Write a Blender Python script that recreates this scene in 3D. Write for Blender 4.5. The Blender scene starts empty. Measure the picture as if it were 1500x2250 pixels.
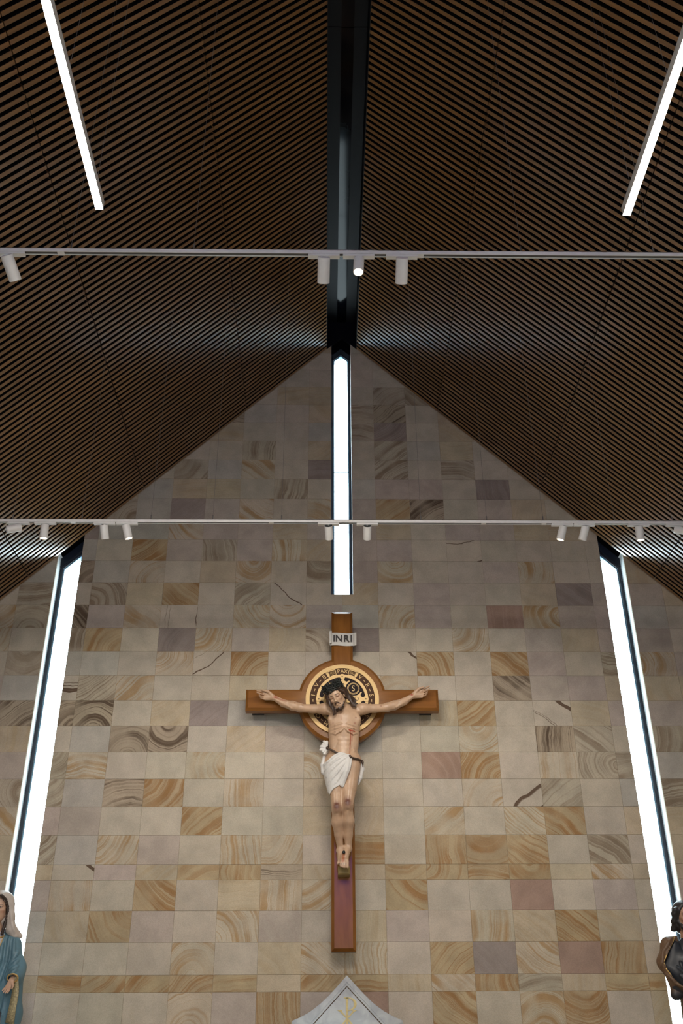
import bpy, math, random
import numpy as np
from mathutils import Vector, Matrix

# ---------------------------------------------------------------- camera, sky, exposure
S = bpy.context.scene
COL = S.collection
cam_d = bpy.data.cameras.new('camera')
cam_d.sensor_fit = 'VERTICAL'; cam_d.sensor_height = 36.0; cam_d.lens = 34.445
cam_d.clip_start = 0.05; cam_d.clip_end = 200
cam = bpy.data.objects.new('camera', cam_d); COL.objects.link(cam)
TH, YAW, ROLL = math.radians(30.3549), math.radians(0.9749), math.radians(-0.3036)
_f = Vector((math.sin(YAW)*math.cos(TH), math.cos(YAW)*math.cos(TH), math.sin(TH)))
_r = Vector((math.cos(YAW), -math.sin(YAW), 0)); _u = _r.cross(_f)
_r2 = math.cos(ROLL)*_r + math.sin(ROLL)*_u; _u2 = -math.sin(ROLL)*_r + math.cos(ROLL)*_u
cam.matrix_world = Matrix(((_r2.x, _u2.x, -_f.x, 0), (_r2.y, _u2.y, -_f.y, 0), (_r2.z, _u2.z, -_f.z, 1.6), (0, 0, 0, 1)))
S.camera = cam

world = bpy.data.worlds.new('overcast_sky'); S.world = world
world.use_nodes = True
_bg = world.node_tree.nodes['Background']
_bg.inputs['Color'].default_value = (0.80, 0.93, 1.0, 1)
_bg.inputs['Strength'].default_value = 16.0

S.view_settings.view_transform = 'Standard'; S.view_settings.look = 'None'
S.view_settings.gamma = 1.0; S.view_settings.use_curve_mapping = False
S.view_settings.exposure = -0.30

SPOT_W = 108.0      # unit for the track spots that are lit
LINE_L = 200.0       # linear pendants, radiance of the diffuser

# ---------------------------------------------------------------- measures
D = 11.149          # front of the stone wall
X0, Z1331, TW, TP, TQ = 0.6431, 6.7813, 0.45, 0.3099, 0.1607
AXIS = 0.205        # middle of the nave
RZ = 11.105         # height where the two slopes would meet
WX0, WX1 = -5.40, 5.81
WIN = [(-3.437, -3.137), (3.522, 3.823)]
CWIN = (0.055, 0.330, 6.93)

# ---------------------------------------------------------------- helpers
def mat(name):
    m = bpy.data.materials.new(name); m.use_nodes = True
    nt = m.node_tree
    b = nt.nodes['Principled BSDF']
    return m, nt, b

def simple(name, col, rough=0.5, metal=0.0, spec=0.5, noise=0.0, nscale=20.0, coat=0.0, bump=0.0):
    m, nt, b = mat(name)
    b.inputs['Base Color'].default_value = (*col, 1)
    b.inputs['Roughness'].default_value = rough
    b.inputs['Metallic'].default_value = metal
    b.inputs['Specular IOR Level'].default_value = spec
    b.inputs['Coat Weight'].default_value = coat
    b.inputs['Coat Roughness'].default_value = 0.15
    if noise or bump:
        tc = nt.nodes.new('ShaderNodeTexCoord')
        n = nt.nodes.new('ShaderNodeTexNoise'); n.inputs['Scale'].default_value = nscale; n.inputs['Detail'].default_value = 5
        nt.links.new(tc.outputs['Object'], n.inputs['Vector'])
        if noise:
            mx = nt.nodes.new('ShaderNodeMix'); mx.data_type = 'RGBA'; mx.blend_type = 'MULTIPLY'
            mx.inputs['Factor'].default_value = noise
            mx.inputs['A'].default_value = (*col, 1)
            rp = nt.nodes.new('ShaderNodeValToRGB')
            rp.color_ramp.elements[0].position = 0.3; rp.color_ramp.elements[0].color = (0.25, 0.25, 0.25, 1)
            rp.color_ramp.elements[1].position = 0.7; rp.color_ramp.elements[1].color = (1.25, 1.25, 1.25, 1)
            nt.links.new(n.outputs['Fac'], rp.inputs['Fac']); nt.links.new(rp.outputs['Color'], mx.inputs['B'])
            nt.links.new(mx.outputs['Result'], b.inputs['Base Color'])
        if bump:
            bp = nt.nodes.new('ShaderNodeBump'); bp.inputs['Strength'].default_value = bump; bp.inputs['Distance'].default_value = 0.01
            nt.links.new(n.outputs['Fac'], bp.inputs['Height']); nt.links.new(bp.outputs['Normal'], b.inputs['Normal'])
    return m

def emit(name, col, strength):
    m, nt, b = mat(name)
    b.inputs['Base Color'].default_value = (*col, 1)
    b.inputs['Emission Color'].default_value = (*col, 1)
    b.inputs['Emission Strength'].default_value = strength
    return m

def painted(name, rough=0.4, coat=0.0, mult=(1, 1, 1), spec=0.5):
    """paint carried by the mesh's colour layer (polychrome statue)"""
    m, nt, b = mat(name)
    a = nt.nodes.new('ShaderNodeAttribute'); a.attribute_name = 'Col'
    tc = nt.nodes.new('ShaderNodeTexCoord')
    n = nt.nodes.new('ShaderNodeTexNoise'); n.inputs['Scale'].default_value = 26; n.inputs['Detail'].default_value = 6
    nt.links.new(tc.outputs['Object'], n.inputs['Vector'])
    rp = nt.nodes.new('ShaderNodeMapRange'); rp.inputs['To Min'].default_value = 0.82; rp.inputs['To Max'].default_value = 1.14
    nt.links.new(n.outputs['Fac'], rp.inputs['Value'])
    mx = nt.nodes.new('ShaderNodeVectorMath'); mx.operation = 'SCALE'
    nt.links.new(a.outputs['Color'], mx.inputs[0]); nt.links.new(rp.outputs['Result'], mx.inputs['Scale'])
    nt.links.new(mx.outputs['Vector'], b.inputs['Base Color'])
    b.inputs['Roughness'].default_value = rough; b.inputs['Coat Weight'].default_value = coat
    b.inputs['Coat Roughness'].default_value = 0.25; b.inputs['Specular IOR Level'].default_value = spec
    return m

def mesh_of(name, verts, faces, mats, smooth=False):
    me = bpy.data.meshes.new(name)
    me.from_pydata([tuple(map(float, v)) for v in verts], [], [tuple(map(int, f)) for f in faces])
    for m in (mats if isinstance(mats, (list, tuple)) else [mats]): me.materials.append(m)
    if smooth: me.shade_smooth()
    return me

def put(name, me, parent=None, mw=None):
    o = bpy.data.objects.new(name, me); COL.objects.link(o)
    if parent is not None:
        o.parent = parent
        o.matrix_parent_inverse = parent.matrix_world.inverted()
    if mw is not None: o.matrix_basis = mw
    return o

def empty(name, loc=(0, 0, 0)):
    o = bpy.data.objects.new(name, None); o.empty_display_size = 0.1
    o.matrix_basis = Matrix.Translation(loc); o.matrix_world = Matrix.Translation(loc)
    COL.objects.link(o); return o

def tag(o, label=None, cat=None, group=None, kind=None):
    for k, v in (('label', label), ('category', cat), ('group', group), ('kind', kind)):
        if v: o[k] = v
    return o

class MB:
    """collects pieces of one part"""
    def __init__(s): s.v = []; s.f = []; s.mi = []
    def add(s, v, f, mi=0):
        n = len(s.v); s.v += [tuple(p) for p in v]; s.f += [tuple(i+n for i in q) for q in f]
        s.mi += [mi]*len(f)
        return s
    def box(s, a, b, mi=0):
        (x0, y0, z0), (x1, y1, z1) = a, b
        return s.add([(x0,y0,z0),(x1,y0,z0),(x1,y1,z0),(x0,y1,z0),(x0,y0,z1),(x1,y0,z1),(x1,y1,z1),(x0,y1,z1)],
                     [(0,3,2,1),(4,5,6,7),(0,1,5,4),(1,2,6,5),(2,3,7,6),(3,0,4,7)], mi)
    def cbox(s, a, b, c, mi=0):
        """box with chamfered edges on its front (-Y) face"""
        (x0, y0, z0), (x1, y1, z1) = a, b
        v = [(x0,y1,z0),(x1,y1,z0),(x1,y1,z1),(x0,y1,z1),(x0,y0+c,z0),(x1,y0+c,z0),(x1,y0+c,z1),(x0,y0+c,z1),
             (x0+c,y0,z0+c),(x1-c,y0,z0+c),(x1-c,y0,z1-c),(x0+c,y0,z1-c)]
        f = [(0,3,2,1),(0,1,5,4),(1,2,6,5),(2,3,7,6),(3,0,4,7),(4,5,9,8),(5,6,10,9),(6,7,11,10),(7,4,8,11),(8,9,10,11)]
        return s.add(v, f, mi)
    def prism(s, poly, y0, y1, bev=0.0, mi=0):
        """polygon (x,z), counter-clockwise seen from -Y, extruded from y0 (front) to y1"""
        n = len(poly)
        v = []
        if bev:
            v += [(x, y0, z) for x, z in inset(poly, bev)] + [(x, y0+bev, z) for x, z in poly] + [(x, y1, z) for x, z in poly]
            L = 3
        else:
            v += [(x, y0, z) for x, z in poly] + [(x, y1, z) for x, z in poly]; L = 2
        f = [tuple(range(n))]
        for l in range(L-1):
            for i in range(n):
                j = (i+1) % n
                f.append((l*n+i, (l+1)*n+i, (l+1)*n+j, l*n+j))
        f.append(tuple((L-1)*n+i for i in range(n-1, -1, -1)))
        return s.add(v, f, mi)
    def tube(s, pts, r, n=8, mi=0, cap=True):
        pts = [Vector(p) for p in pts]
        rs = r if isinstance(r, (list, tuple)) else [r]*len(pts)
        base = len(s.v); v = []; f = []
        up = None
        for i, p in enumerate(pts):
            t = (pts[min(i+1, len(pts)-1)] - pts[max(i-1, 0)]).normalized()
            if up is None:
                up = Vector((0, 0, 1)) if abs(t.z) < 0.9 else Vector((0, 1, 0))
            a = t.cross(up)
            if a.length < 1e-6: a = t.orthogonal()
            a.normalize(); b = a.cross(t).normalized(); up = b
            for k in range(n):
                w = 2*math.pi*k/n
                v.append(p + (a*math.cos(w) + b*math.sin(w))*rs[i])
        for i in range(len(pts)-1):
            for k in range(n):
                k2 = (k+1) % n
                f.append((i*n+k, i*n+k2, (i+1)*n+k2, (i+1)*n+k))
        if cap:
            f.append(tuple(range(n-1, -1, -1))); f.append(tuple((len(pts)-1)*n+k for k in range(n)))
        return s.add(v, f, mi)
    def ring(s, cx, cz, r0, r1, y0, y1, a0=0.0, a1=2*math.pi, n=64, mi=0):
        """flat annulus (or arc) in the XZ plane with thickness"""
        full = abs(a1-a0-2*math.pi) < 1e-6
        m = n if full else n+1
        v = []
        for i in range(m):
            w = a0+(a1-a0)*i/n
            for r, y in ((r0, y0), (r1, y0), (r1, y1), (r0, y1)):
                v.append((cx+r*math.sin(w), y, cz+r*math.cos(w)))
        f = []
        for i in range(n):
            j = (i+1) % m
            for k in range(4):
                l = (k+1) % 4
                f.append((i*4+k, i*4+l, j*4+l, j*4+k))
        if not full:
            f.append((0, 3, 2, 1)); f.append(tuple((m-1)*4+k for k in range(4)))
        return s.add(v, f, mi)
    def build(s, name, mats, parent=None, smooth=False, mw=None, recalc=False):
        me = mesh_of(name, s.v, s.f, mats, False)
        if len(me.materials) > 1: me.polygons.foreach_set('material_index', s.mi)
        if recalc:
            import bmesh
            bm = bmesh.new(); bm.from_mesh(me); bmesh.ops.recalc_face_normals(bm, faces=bm.faces); bm.to_mesh(me); bm.free()
        if smooth: me.shade_smooth()
        me.update()
        return put(name, me, parent, mw)

def area2(p): return sum(p[i][0]*p[(i+1) % len(p)][1]-p[(i+1) % len(p)][0]*p[i][1] for i in range(len(p)))/2
def clean(p):
    q = []
    for a in p:
        if not q or abs(a[0]-q[-1][0])+abs(a[1]-q[-1][1]) > 1e-5: q.append(a)
    while len(q) > 1 and abs(q[0][0]-q[-1][0])+abs(q[0][1]-q[-1][1]) < 1e-5: q.pop()
    return q
def inset(p, d):
    n = len(p); q = []
    for i in range(n):
        a, b, c = p[i-1], p[i], p[(i+1) % n]
        e1 = Vector((b[0]-a[0], b[1]-a[1])).normalized(); e2 = Vector((c[0]-b[0], c[1]-b[1])).normalized()
        n1 = Vector((-e1.y, e1.x)); n2 = Vector((-e2.y, e2.x))
        m = n1+n2
        k = m.dot(n1)
        m = m*(d/max(k, 0.3))
        q.append((b[0]+m.x, b[1]+m.y))
    return q
def clip(p, nx, nz, k):
    """keep nx*x+nz*z <= k"""
    q = []
    for i in range(len(p)):
        a, b = p[i], p[(i+1) % len(p)]
        da, db = nx*a[0]+nz*a[1]-k, nx*b[0]+nz*b[1]-k
        if da <= 0: q.append(a)
        if (da < 0 < db) or (db < 0 < da):
            t = da/(da-db); q.append((a[0]+(b[0]-a[0])*t, a[1]+(b[1]-a[1])*t))
    return clean(q) if len(q) > 2 else []

def text_mesh(body, size, depth, material, name='letter', bold=0.0):
    cu = bpy.data.curves.new('lettering', 'FONT'); cu.body = body; cu.size = size; cu.extrude = depth; cu.offset = bold
    cu.align_x = 'CENTER'; cu.align_y = 'CENTER'; cu.resolution_u = 3
    ob = bpy.data.objects.new('lettering', cu); COL.objects.link(ob)
    dg = bpy.context.evaluated_depsgraph_get()
    me = bpy.data.meshes.new_from_object(ob.evaluated_get(dg)); me.name = name
    bpy.data.objects.remove(ob); bpy.data.curves.remove(cu)
    me.materials.clear(); me.materials.append(material)
    return me

# ---------------------------------------------------------------- sculpting (signed distance field -> surface nets)
class Sculpt:
    def __init__(s, lo, hi, h):
        s.lo = np.array(lo, float); s.h = h
        n = np.ceil((np.array(hi)-s.lo)/h).astype(int)+1
        s.ax = [(s.lo[i]+h*np.arange(n[i])).astype(np.float32) for i in range(3)]
        s.a = np.full(n, 0.12, np.float32)
    def _sl(s, lo, hi, pad):
        r = []
        for i in range(3):
            a = int(max(0, math.floor((lo[i]-pad-s.lo[i])/s.h))); b = int(min(len(s.ax[i]), math.ceil((hi[i]+pad-s.lo[i])/s.h)+1))
            if b <= a: return None
            r.append(slice(a, b))
        return tuple(r)
    def _xyz(s, sl):
        return s.ax[0][sl[0]][:, None, None], s.ax[1][sl[1]][None, :, None], s.ax[2][sl[2]][None, None, :]
    def _mix(s, sl, d, k, op):
        a = s.a[sl]
        if op == 0:
            hh = np.maximum(k-np.abs(a-d), 0)/k; s.a[sl] = np.minimum(a, d)-hh*hh*k*0.25
        elif op == 1:
            d = -d; hh = np.maximum(k-np.abs(a-d), 0)/k; s.a[sl] = np.maximum(a, d)+hh*hh*k*0.25
        else:
            hh = np.maximum(k-np.abs(a-d), 0)/k; s.a[sl] = np.maximum(a, d)+hh*hh*k*0.25
    def cone(s, a, b, ra, rb, k=0.02, op=0):
        a, b = np.array(a, float), np.array(b, float)
        r = max(ra, rb)
        sl = s._sl(np.minimum(a, b)-r, np.maximum(a, b)+r, k+4*s.h)
        if sl is None: return
        X, Y, Z = s._xyz(sl); d = b-a; L = max(float(d@d), 1e-9)
        t = np.clip(((X-a[0])*d[0]+(Y-a[1])*d[1]+(Z-a[2])*d[2])/L, 0, 1).astype(np.float32)
        q = np.sqrt((X-a[0]-t*d[0])**2+(Y-a[1]-t*d[1])**2+(Z-a[2]-t*d[2])**2)-(ra+(rb-ra)*t)
        s._mix(sl, q.astype(np.float32), k, op)
    def ell(s, c, r, k=0.02, op=0, R=None):
        c = np.array(c, float); r = np.array(r, float); m = r.max()
        ext = r if R is None else np.sqrt((np.array(R)**2).T@(r**2))
        sl = s._sl(c-ext, c+ext, k+4*s.h)
        if sl is None: return
        X, Y, Z = s._xyz(sl); X, Y, Z = X-c[0], Y-c[1], Z-c[2]
        if R is not None:
            X, Y, Z = (R[0][0]*X+R[0][1]*Y+R[0][2]*Z), (R[1][0]*X+R[1][1]*Y+R[1][2]*Z), (R[2][0]*X+R[2][1]*Y+R[2][2]*Z)
        k0 = np.sqrt((X/r[0])**2+(Y/r[1])**2+(Z/r[2])**2)+1e-6
        k1 = np.sqrt((X/r[0]**2)**2+(Y/r[1]**2)**2+(Z/r[2]**2)**2)+1e-6
        s._mix(sl, (k0*(k0-1)/k1).astype(np.float32), k, op)
    def chain(s, pts, rs, k=0.02, op=0):
        for i in range(len(pts)-1): s.cone(pts[i], pts[i+1], rs[i], rs[i+1], k, op)
    def rows(s, rows):
        for r in rows:
            if r[0] == 'c': s.cone(r[1:4], r[5:8], r[4], r[8], r[9])
            else: s.ell(r[1:4], r[4:7], r[7])
    def mesh(s, name, mats, colour=None):
        A = s.a; ins = A < 0
        n = np.array(A.shape)
        cnt = np.zeros(n-1, np.int8)
        for i in (0, 1):
            for j in (0, 1):
                for k in (0, 1):
                    cnt += ins[i:n[0]-1+i, j:n[1]-1+j, k:n[2]-1+k]
        act = np.argwhere((cnt > 0) & (cnt < 8))
        vid = np.full(n-1, -1, np.int32); vid[tuple(act.T)] = np.arange(len(act))
        acc = np.zeros((len(act), 3)); num = np.zeros(len(act))
        C = [(i, j, k) for i in (0, 1) for j in (0, 1) for k in (0, 1)]
        val = {c: A[act[:, 0]+c[0], act[:, 1]+c[1], act[:, 2]+c[2]] for c in C}
        for c in C:
            for ax in range(3):
                if c[ax]: continue
                d = list(c); d[ax] = 1; d = tuple(d)
                va, vb = val[c], val[d]; m = (va < 0) != (vb < 0)
                t = np.where(m, va/np.where(m, va-vb, 1), 0)
                p = np.array(c, float)[None, :].repeat(len(act), 0); p[:, ax] += t
                acc[m] += p[m]; num[m] += 1
        V = s.lo+s.h*(act+acc/num[:, None])
        F = []
        for ax in range(3):
            u, w = (ax+1) % 3, (ax+2) % 3
            sa = [slice(None)]*3; sb = [slice(None)]*3
            sa[ax] = slice(0, n[ax]-1); sb[ax] = slice(1, n[ax])
            for q in (u, w): sa[q] = slice(1, n[q]-1); sb[q] = slice(1, n[q]-1)
            a, b = ins[tuple(sa)], ins[tuple(sb)]
            for flip, m in ((0, a & ~b), (1, ~a & b)):
                e = np.argwhere(m)
                off = np.zeros(3, int); off[u] = 1; off[w] = 1
                e = e+off
                def cell(du, dw):
                    g = e.copy(); g[:, u] -= du; g[:, w] -= dw
                    return vid[tuple(g.T)]
                q = np.stack([cell(1, 1), cell(0, 1), cell(0, 0), cell(1, 0)], 1)
                F.append(q[:, ::-1] if flip else q)
        F = np.concatenate(F)
        me = bpy.data.meshes.new(name)
        me.vertices.add(len(V)); me.vertices.foreach_set('co', V.astype(np.float32).ravel())
        me.loops.add(len(F)*4); me.loops.foreach_set('vertex_index', F.astype(np.int32).ravel())
        me.polygons.add(len(F)); me.polygons.foreach_set('loop_start', np.arange(0, len(F)*4, 4, dtype=np.int32))
        me.update(calc_edges=True); me.validate()
        for m in (mats if isinstance(mats, (list, tuple)) else [mats]): me.materials.append(m)
        me.shade_smooth()
        if colour is not None:
            c = colour(V)
            at = me.color_attributes.new('Col', 'FLOAT_COLOR', 'POINT')
            at.data.foreach_set('color', np.concatenate([c, np.ones((len(V), 1))], 1).astype(np.float32).ravel())
        return me
    def copy(s):
        t = Sculpt.__new__(Sculpt); t.lo = s.lo; t.h = s.h; t.ax = s.ax; t.a = s.a.copy(); return t

def blot(c, V, p, r, col, w=1.0, soft=0.5):
    """paint an ellipsoidal spot onto vertex colours"""
    d = np.sqrt((((V-np.array(p))/np.array(r))**2).sum(1))
    t = np.clip((1-d)/soft, 0, 1)[:, None]*w
    c[:] = c*(1-t)+np.array(col)*t
def stroke(c, V, a, b, r, col, w=1.0, soft=0.5):
    a, b = np.array(a), np.array(b); d = b-a
    t = np.clip(((V-a)@d)/(d@d), 0, 1)
    q = np.sqrt(((V-a-t[:, None]*d)**2).sum(1))/r
    m = np.clip((1-q)/soft, 0, 1)[:, None]*w
    c[:] = c*(1-m)+np.array(col)*m

# ---------------------------------------------------------------- materials of the room
def stone_material():
    m, nt, b = mat('banded_sandstone')
    N = nt.nodes.new; L = nt.links.new
    def attr(n):
        a = N('ShaderNodeAttribute'); a.attribute_name = n; return a
    ring, tone, band, sharp = attr('ring'), attr('tone'), attr('band'), attr('sharp')
    geo = N('ShaderNodeNewGeometry')
    sep = N('ShaderNodeSeparateXYZ'); L(ring.outputs['Vector'], sep.inputs[0])
    uv = N('ShaderNodeCombineXYZ'); L(sep.outputs['X'], uv.inputs['X']); L(sep.outputs['Y'], uv.inputs['Y'])
    ln = N('ShaderNodeVectorMath'); ln.operation = 'LENGTH'; L(uv.outputs[0], ln.inputs[0])
    wn = N('ShaderNodeTexNoise'); wn.noise_dimensions = '4D'; wn.inputs['Scale'].default_value = 2.6; wn.inputs['Detail'].default_value = 3.5
    L(geo.outputs['Position'], wn.inputs['Vector']); L(sep.outputs['Z'], wn.inputs['W'])
    w1 = N('ShaderNodeMath'); w1.operation = 'MULTIPLY_ADD'; w1.inputs[1].default_value = 0.17; L(wn.outputs['Fac'], w1.inputs[0]); L(ln.outputs['Value'], w1.inputs[2])
    def strip(scale, detail, off):
        k = N('ShaderNodeMath'); k.operation = 'MULTIPLY'; k.inputs[1].default_value = scale; L(w1.outputs[0], k.inputs[0])
        a = N('ShaderNodeMath'); a.operation = 'MULTIPLY_ADD'; a.inputs[1].default_value = 7.31; a.inputs[2].default_value = off; L(sep.outputs['Z'], a.inputs[0])
        c = N('ShaderNodeCombineXYZ'); L(k.outputs[0], c.inputs['X']); L(a.outputs[0], c.inputs['Y'])
        n = N('ShaderNodeTexNoise'); n.noise_dimensions = '2D'; n.inputs['Scale'].default_value = 1.0; n.inputs['Detail'].default_value = detail
        n.inputs['Roughness'].default_value = 0.62
        L(c.outputs[0], n.inputs['Vector']); return n
    def rng(sock, a, b2, lo=0.0, hi=1.0):
        r = N('ShaderNodeMapRange'); r.interpolation_type = 'SMOOTHSTEP'
        r.inputs['From Min'].default_value = a; r.inputs['From Max'].default_value = b2
        r.inputs['To Min'].default_value = lo; r.inputs['To Max'].default_value = hi
        L(sock, r.inputs['Value']); return r.outputs['Result']
    def mth(op, a, b2):
        k = N('ShaderNodeMath'); k.operation = op
        for i, s in enumerate((a, b2)):
            if isinstance(s, (int, float)): k.inputs[i].default_value = s
            else: L(s, k.inputs[i])
        return k.outputs[0]
    broad = rng(strip(11.0, 5.0, 0.0).outputs['Fac'], 0.44, 0.64)
    thin = rng(strip(48.0, 2.0, 3.7).outputs['Fac'], 0.52, 0.68)
    crack = rng(strip(16.0, 2.0, 9.1).outputs['Fac'], 0.640, 0.672)
    # bands fade in and out across the tile
    pn = N('ShaderNodeTexNoise'); pn.noise_dimensions = '4D'; pn.inputs['Scale'].default_value = 3.0; pn.inputs['Detail'].default_value = 1.0
    L(geo.outputs['Position'], pn.inputs['Vector']); L(mth('ADD', sep.outputs['Z'], 4.4), pn.inputs['W'])
    patch = rng(pn.outputs['Fac'], 0.30, 0.58, 0.30, 1.0)
    body = mth('MULTIPLY', mth('MAXIMUM', broad, mth('MULTIPLY', thin, 0.85)), patch)
    sel = N('ShaderNodeMix'); sel.data_type = 'FLOAT'; L(sharp.outputs['Fac'], sel.inputs[0]); L(body, sel.inputs[2]); L(mth('MULTIPLY', crack, 1.0), sel.inputs[3])
    fac = mth('MULTIPLY', sel.outputs[0], band.outputs['Alpha'])
    mx = N('ShaderNodeMix'); mx.data_type = 'RGBA'; L(fac, mx.inputs['Factor']); L(tone.outputs['Color'], mx.inputs['A']); L(band.outputs['Color'], mx.inputs['B'])
    # sand grain and faint clouding of the stone
    g1 = N('ShaderNodeTexNoise'); g1.inputs['Scale'].default_value = 130; g1.inputs['Detail'].default_value = 3; L(geo.outputs['Position'], g1.inputs['Vector'])
    g2 = N('ShaderNodeTexNoise'); g2.inputs['Scale'].default_value = 5; g2.inputs['Detail'].default_value = 4; L(geo.outputs['Position'], g2.inputs['Vector'])
    gm = mth('MULTIPLY', rng(g1.outputs['Fac'], 0.25, 0.75, 0.90, 1.08), rng(g2.outputs['Fac'], 0.3, 0.7, 0.90, 1.08))
    sc = N('ShaderNodeVectorMath'); sc.operation = 'SCALE'; L(mx.outputs['Result'], sc.inputs[0]); L(gm, sc.inputs['Scale'])
    L(sc.outputs['Vector'], b.inputs['Base Color'])
    bp = N('ShaderNodeBump'); bp.inputs['Strength'].default_value = 0.25; bp.inputs['Distance'].default_value = 0.004
    L(mth('ADD', g1.outputs['Fac'], mth('MULTIPLY', fac, -0.5)), bp.inputs['Height']); L(bp.outputs['Normal'], b.inputs['Normal'])
    b.inputs['Roughness'].default_value = 0.72; b.inputs['Specular IOR Level'].default_value = 0.3
    return m

def wood_material(name, light, dark, rough, spec, scale=(1, 1, 1), coat=0.0, rand=True):
    m, nt, b = mat(name)
    N = nt.nodes.new; L = nt.links.new
    tc = N('ShaderNodeTexCoord'); mp = N('ShaderNodeMapping'); mp.inputs['Scale'].default_value = scale
    L(tc.outputs['Object'], mp.inputs['Vector'])
    oi = N('ShaderNodeObjectInfo')
    n = N('ShaderNodeTexNoise'); n.noise_dimensions = '4D'; n.inputs['Scale'].default_value = 3.0; n.inputs['Detail'].default_value = 6; n.inputs['Distortion'].default_value = 0.6
    L(mp.outputs[0], n.inputs['Vector'])
    k = N('ShaderNodeMath'); k.operation = 'MULTIPLY'; k.inputs[1].default_value = 40; L(oi.outputs['Random'], k.inputs[0]); L(k.outputs[0], n.inputs['W'])
    rp = N('ShaderNodeValToRGB'); rp.color_ramp.elements[0].position = 0.32; rp.color_ramp.elements[0].color = (*dark, 1)
    rp.color_ramp.elements[1].position = 0.68; rp.color_ramp.elements[1].color = (*light, 1)
    L(n.outputs['Fac'], rp.inputs['Fac'])
    out = rp.outputs['Color']
    if rand:
        r = N('ShaderNodeMapRange'); r.inputs['To Min'].default_value = 0.84; r.inputs['To Max'].default_value = 1.14; L(oi.outputs['Random'], r.inputs['Value'])
        sc = N('ShaderNodeVectorMath'); sc.operation = 'SCALE'; L(out, sc.inputs[0]); L(r.outputs['Result'], sc.inputs['Scale']); out = sc.outputs['Vector']
    L(out, b.inputs['Base Color'])
    b.inputs['Roughness'].default_value = rough; b.inputs['Specular IOR Level'].default_value = spec
    b.inputs['Coat Weight'].default_value = coat; b.inputs['Coat Roughness'].default_value = 0.2; b.inputs['Coat IOR'].default_value = 1.7
    return m

def glass_material():
    m = bpy.data.materials.new('window_glass'); m.use_nodes = True
    nt = m.node_tree; nt.nodes.clear()
    o = nt.nodes.new('ShaderNodeOutputMaterial'); t = nt.nodes.new('ShaderNodeBsdfTransparent'); g = nt.nodes.new('ShaderNodeBsdfGlossy')
    t.inputs['Color'].default_value = (0.96, 0.985, 0.98, 1); g.inputs['Roughness'].default_value = 0.02
    fr = nt.nodes.new('ShaderNodeFresnel'); fr.inputs['IOR'].default_value = 1.45
    ge = nt.nodes.new('ShaderNodeNewGeometry'); sb = nt.nodes.new('ShaderNodeMath'); sb.operation = 'SUBTRACT'; sb.inputs[0].default_value = 1.0
    ml = nt.nodes.new('ShaderNodeMath'); ml.operation = 'MULTIPLY'
    nt.links.new(ge.outputs['Backfacing'], sb.inputs[1]); nt.links.new(fr.outputs[0], ml.inputs[0]); nt.links.new(sb.outputs[0], ml.inputs[1])
    mx = nt.nodes.new('ShaderNodeMixShader'); nt.links.new(ml.outputs[0], mx.inputs[0]); nt.links.new(t.outputs[0], mx.inputs[1]); nt.links.new(g.outputs[0], mx.inputs[2])
    nt.links.new(mx.outputs[0], o.inputs['Surface'])
    return m

M = {}
M['stone'] = stone_material()
M['grout'] = simple('grout', (0.44, 0.36, 0.26), 0.9, noise=0.3)
M['plaster'] = simple('white_plaster', (0.62, 0.63, 0.62), 0.7, noise=0.12, nscale=6)
M['slat'] = wood_material('slat_wood', (0.262, 0.136, 0.047), (0.180, 0.090, 0.030), 0.30, 0.6, (1, 14, 14), coat=0.8)
M['slat_shade'] = simple('slat_side_shade', (0.006, 0.006, 0.007), 0.9, spec=0.1, noise=0.2)  # upper slat sides painted black for the shade in the gaps
M['black_felt'] = simple('black_felt', (0.004, 0.004, 0.005), 1.0, spec=0.0, noise=0.2)
M['black_gloss'] = simple('black_lacquer', (0.002, 0.003, 0.005), 0.08, spec=0.085, noise=0.2, nscale=3)
M['black_side'] = simple('black_channel_paint', (0.004, 0.005, 0.007), 0.5, spec=0.2, noise=0.2)
M['frame'] = simple('dark_frame', (0.010, 0.016, 0.028), 0.38, spec=0.5, noise=0.15)
M['lit_bead'] = simple('sky_lit_bead', (0.22, 0.40, 0.54), 0.4, noise=0.1)  # sky light on the inner frame edges put into the blue-grey
M['glass'] = glass_material()
M['white_metal'] = simple('white_painted_metal', (0.74, 0.74, 0.73), 0.42, noise=0.08)
M['groove'] = simple('track_groove', (0.10, 0.10, 0.10), 0.6, noise=0.2)
M['wire'] = simple('steel_wire', (0.22, 0.21, 0.20), 0.4, metal=0.6, noise=0.2)
M['dark_cap'] = simple('dark_heat_sink', (0.02, 0.025, 0.03), 0.5, noise=0.2)
M['lens_off'] = simple('lens_unlit', (0.10, 0.09, 0.08), 0.2, noise=0.1)
M['lens_on'] = emit('lens_lit', (1.0, 0.80, 0.58), 9.0)
M['diffuser'] = emit('light_diffuser', (1.0, 0.90, 0.77), LINE_L)
M['diffuser_up'] = emit('upward_diffuser', (1.0, 0.95, 0.88), LINE_L*0.06)
M['floor'] = simple('floor_stone', (0.54, 0.465, 0.36), 0.4, noise=0.2, nscale=3)
M['stained'] = emit('violet_stained_glass', (0.36, 0.10, 1.0), 5.0)

# ---------------------------------------------------------------- the room
RY = -7.5
def ceil_z(x): return RZ-abs(x-AXIS)
st = lambda o: tag(o, kind='structure')
fl = MB().box((WX0-0.2, RY-0.2, -0.2), (WX1+0.2, D+0.5, 0)).build('floor', M['floor']); st(fl)
for nm, x0, x1 in (('wall_left', WX0-0.2, WX0), ('wall_right', WX1, WX1+0.2)):
    st(MB().box((x0, RY-0.2, 0), (x1, D+0.02, 5.5)).build(nm, M['plaster']))
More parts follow.
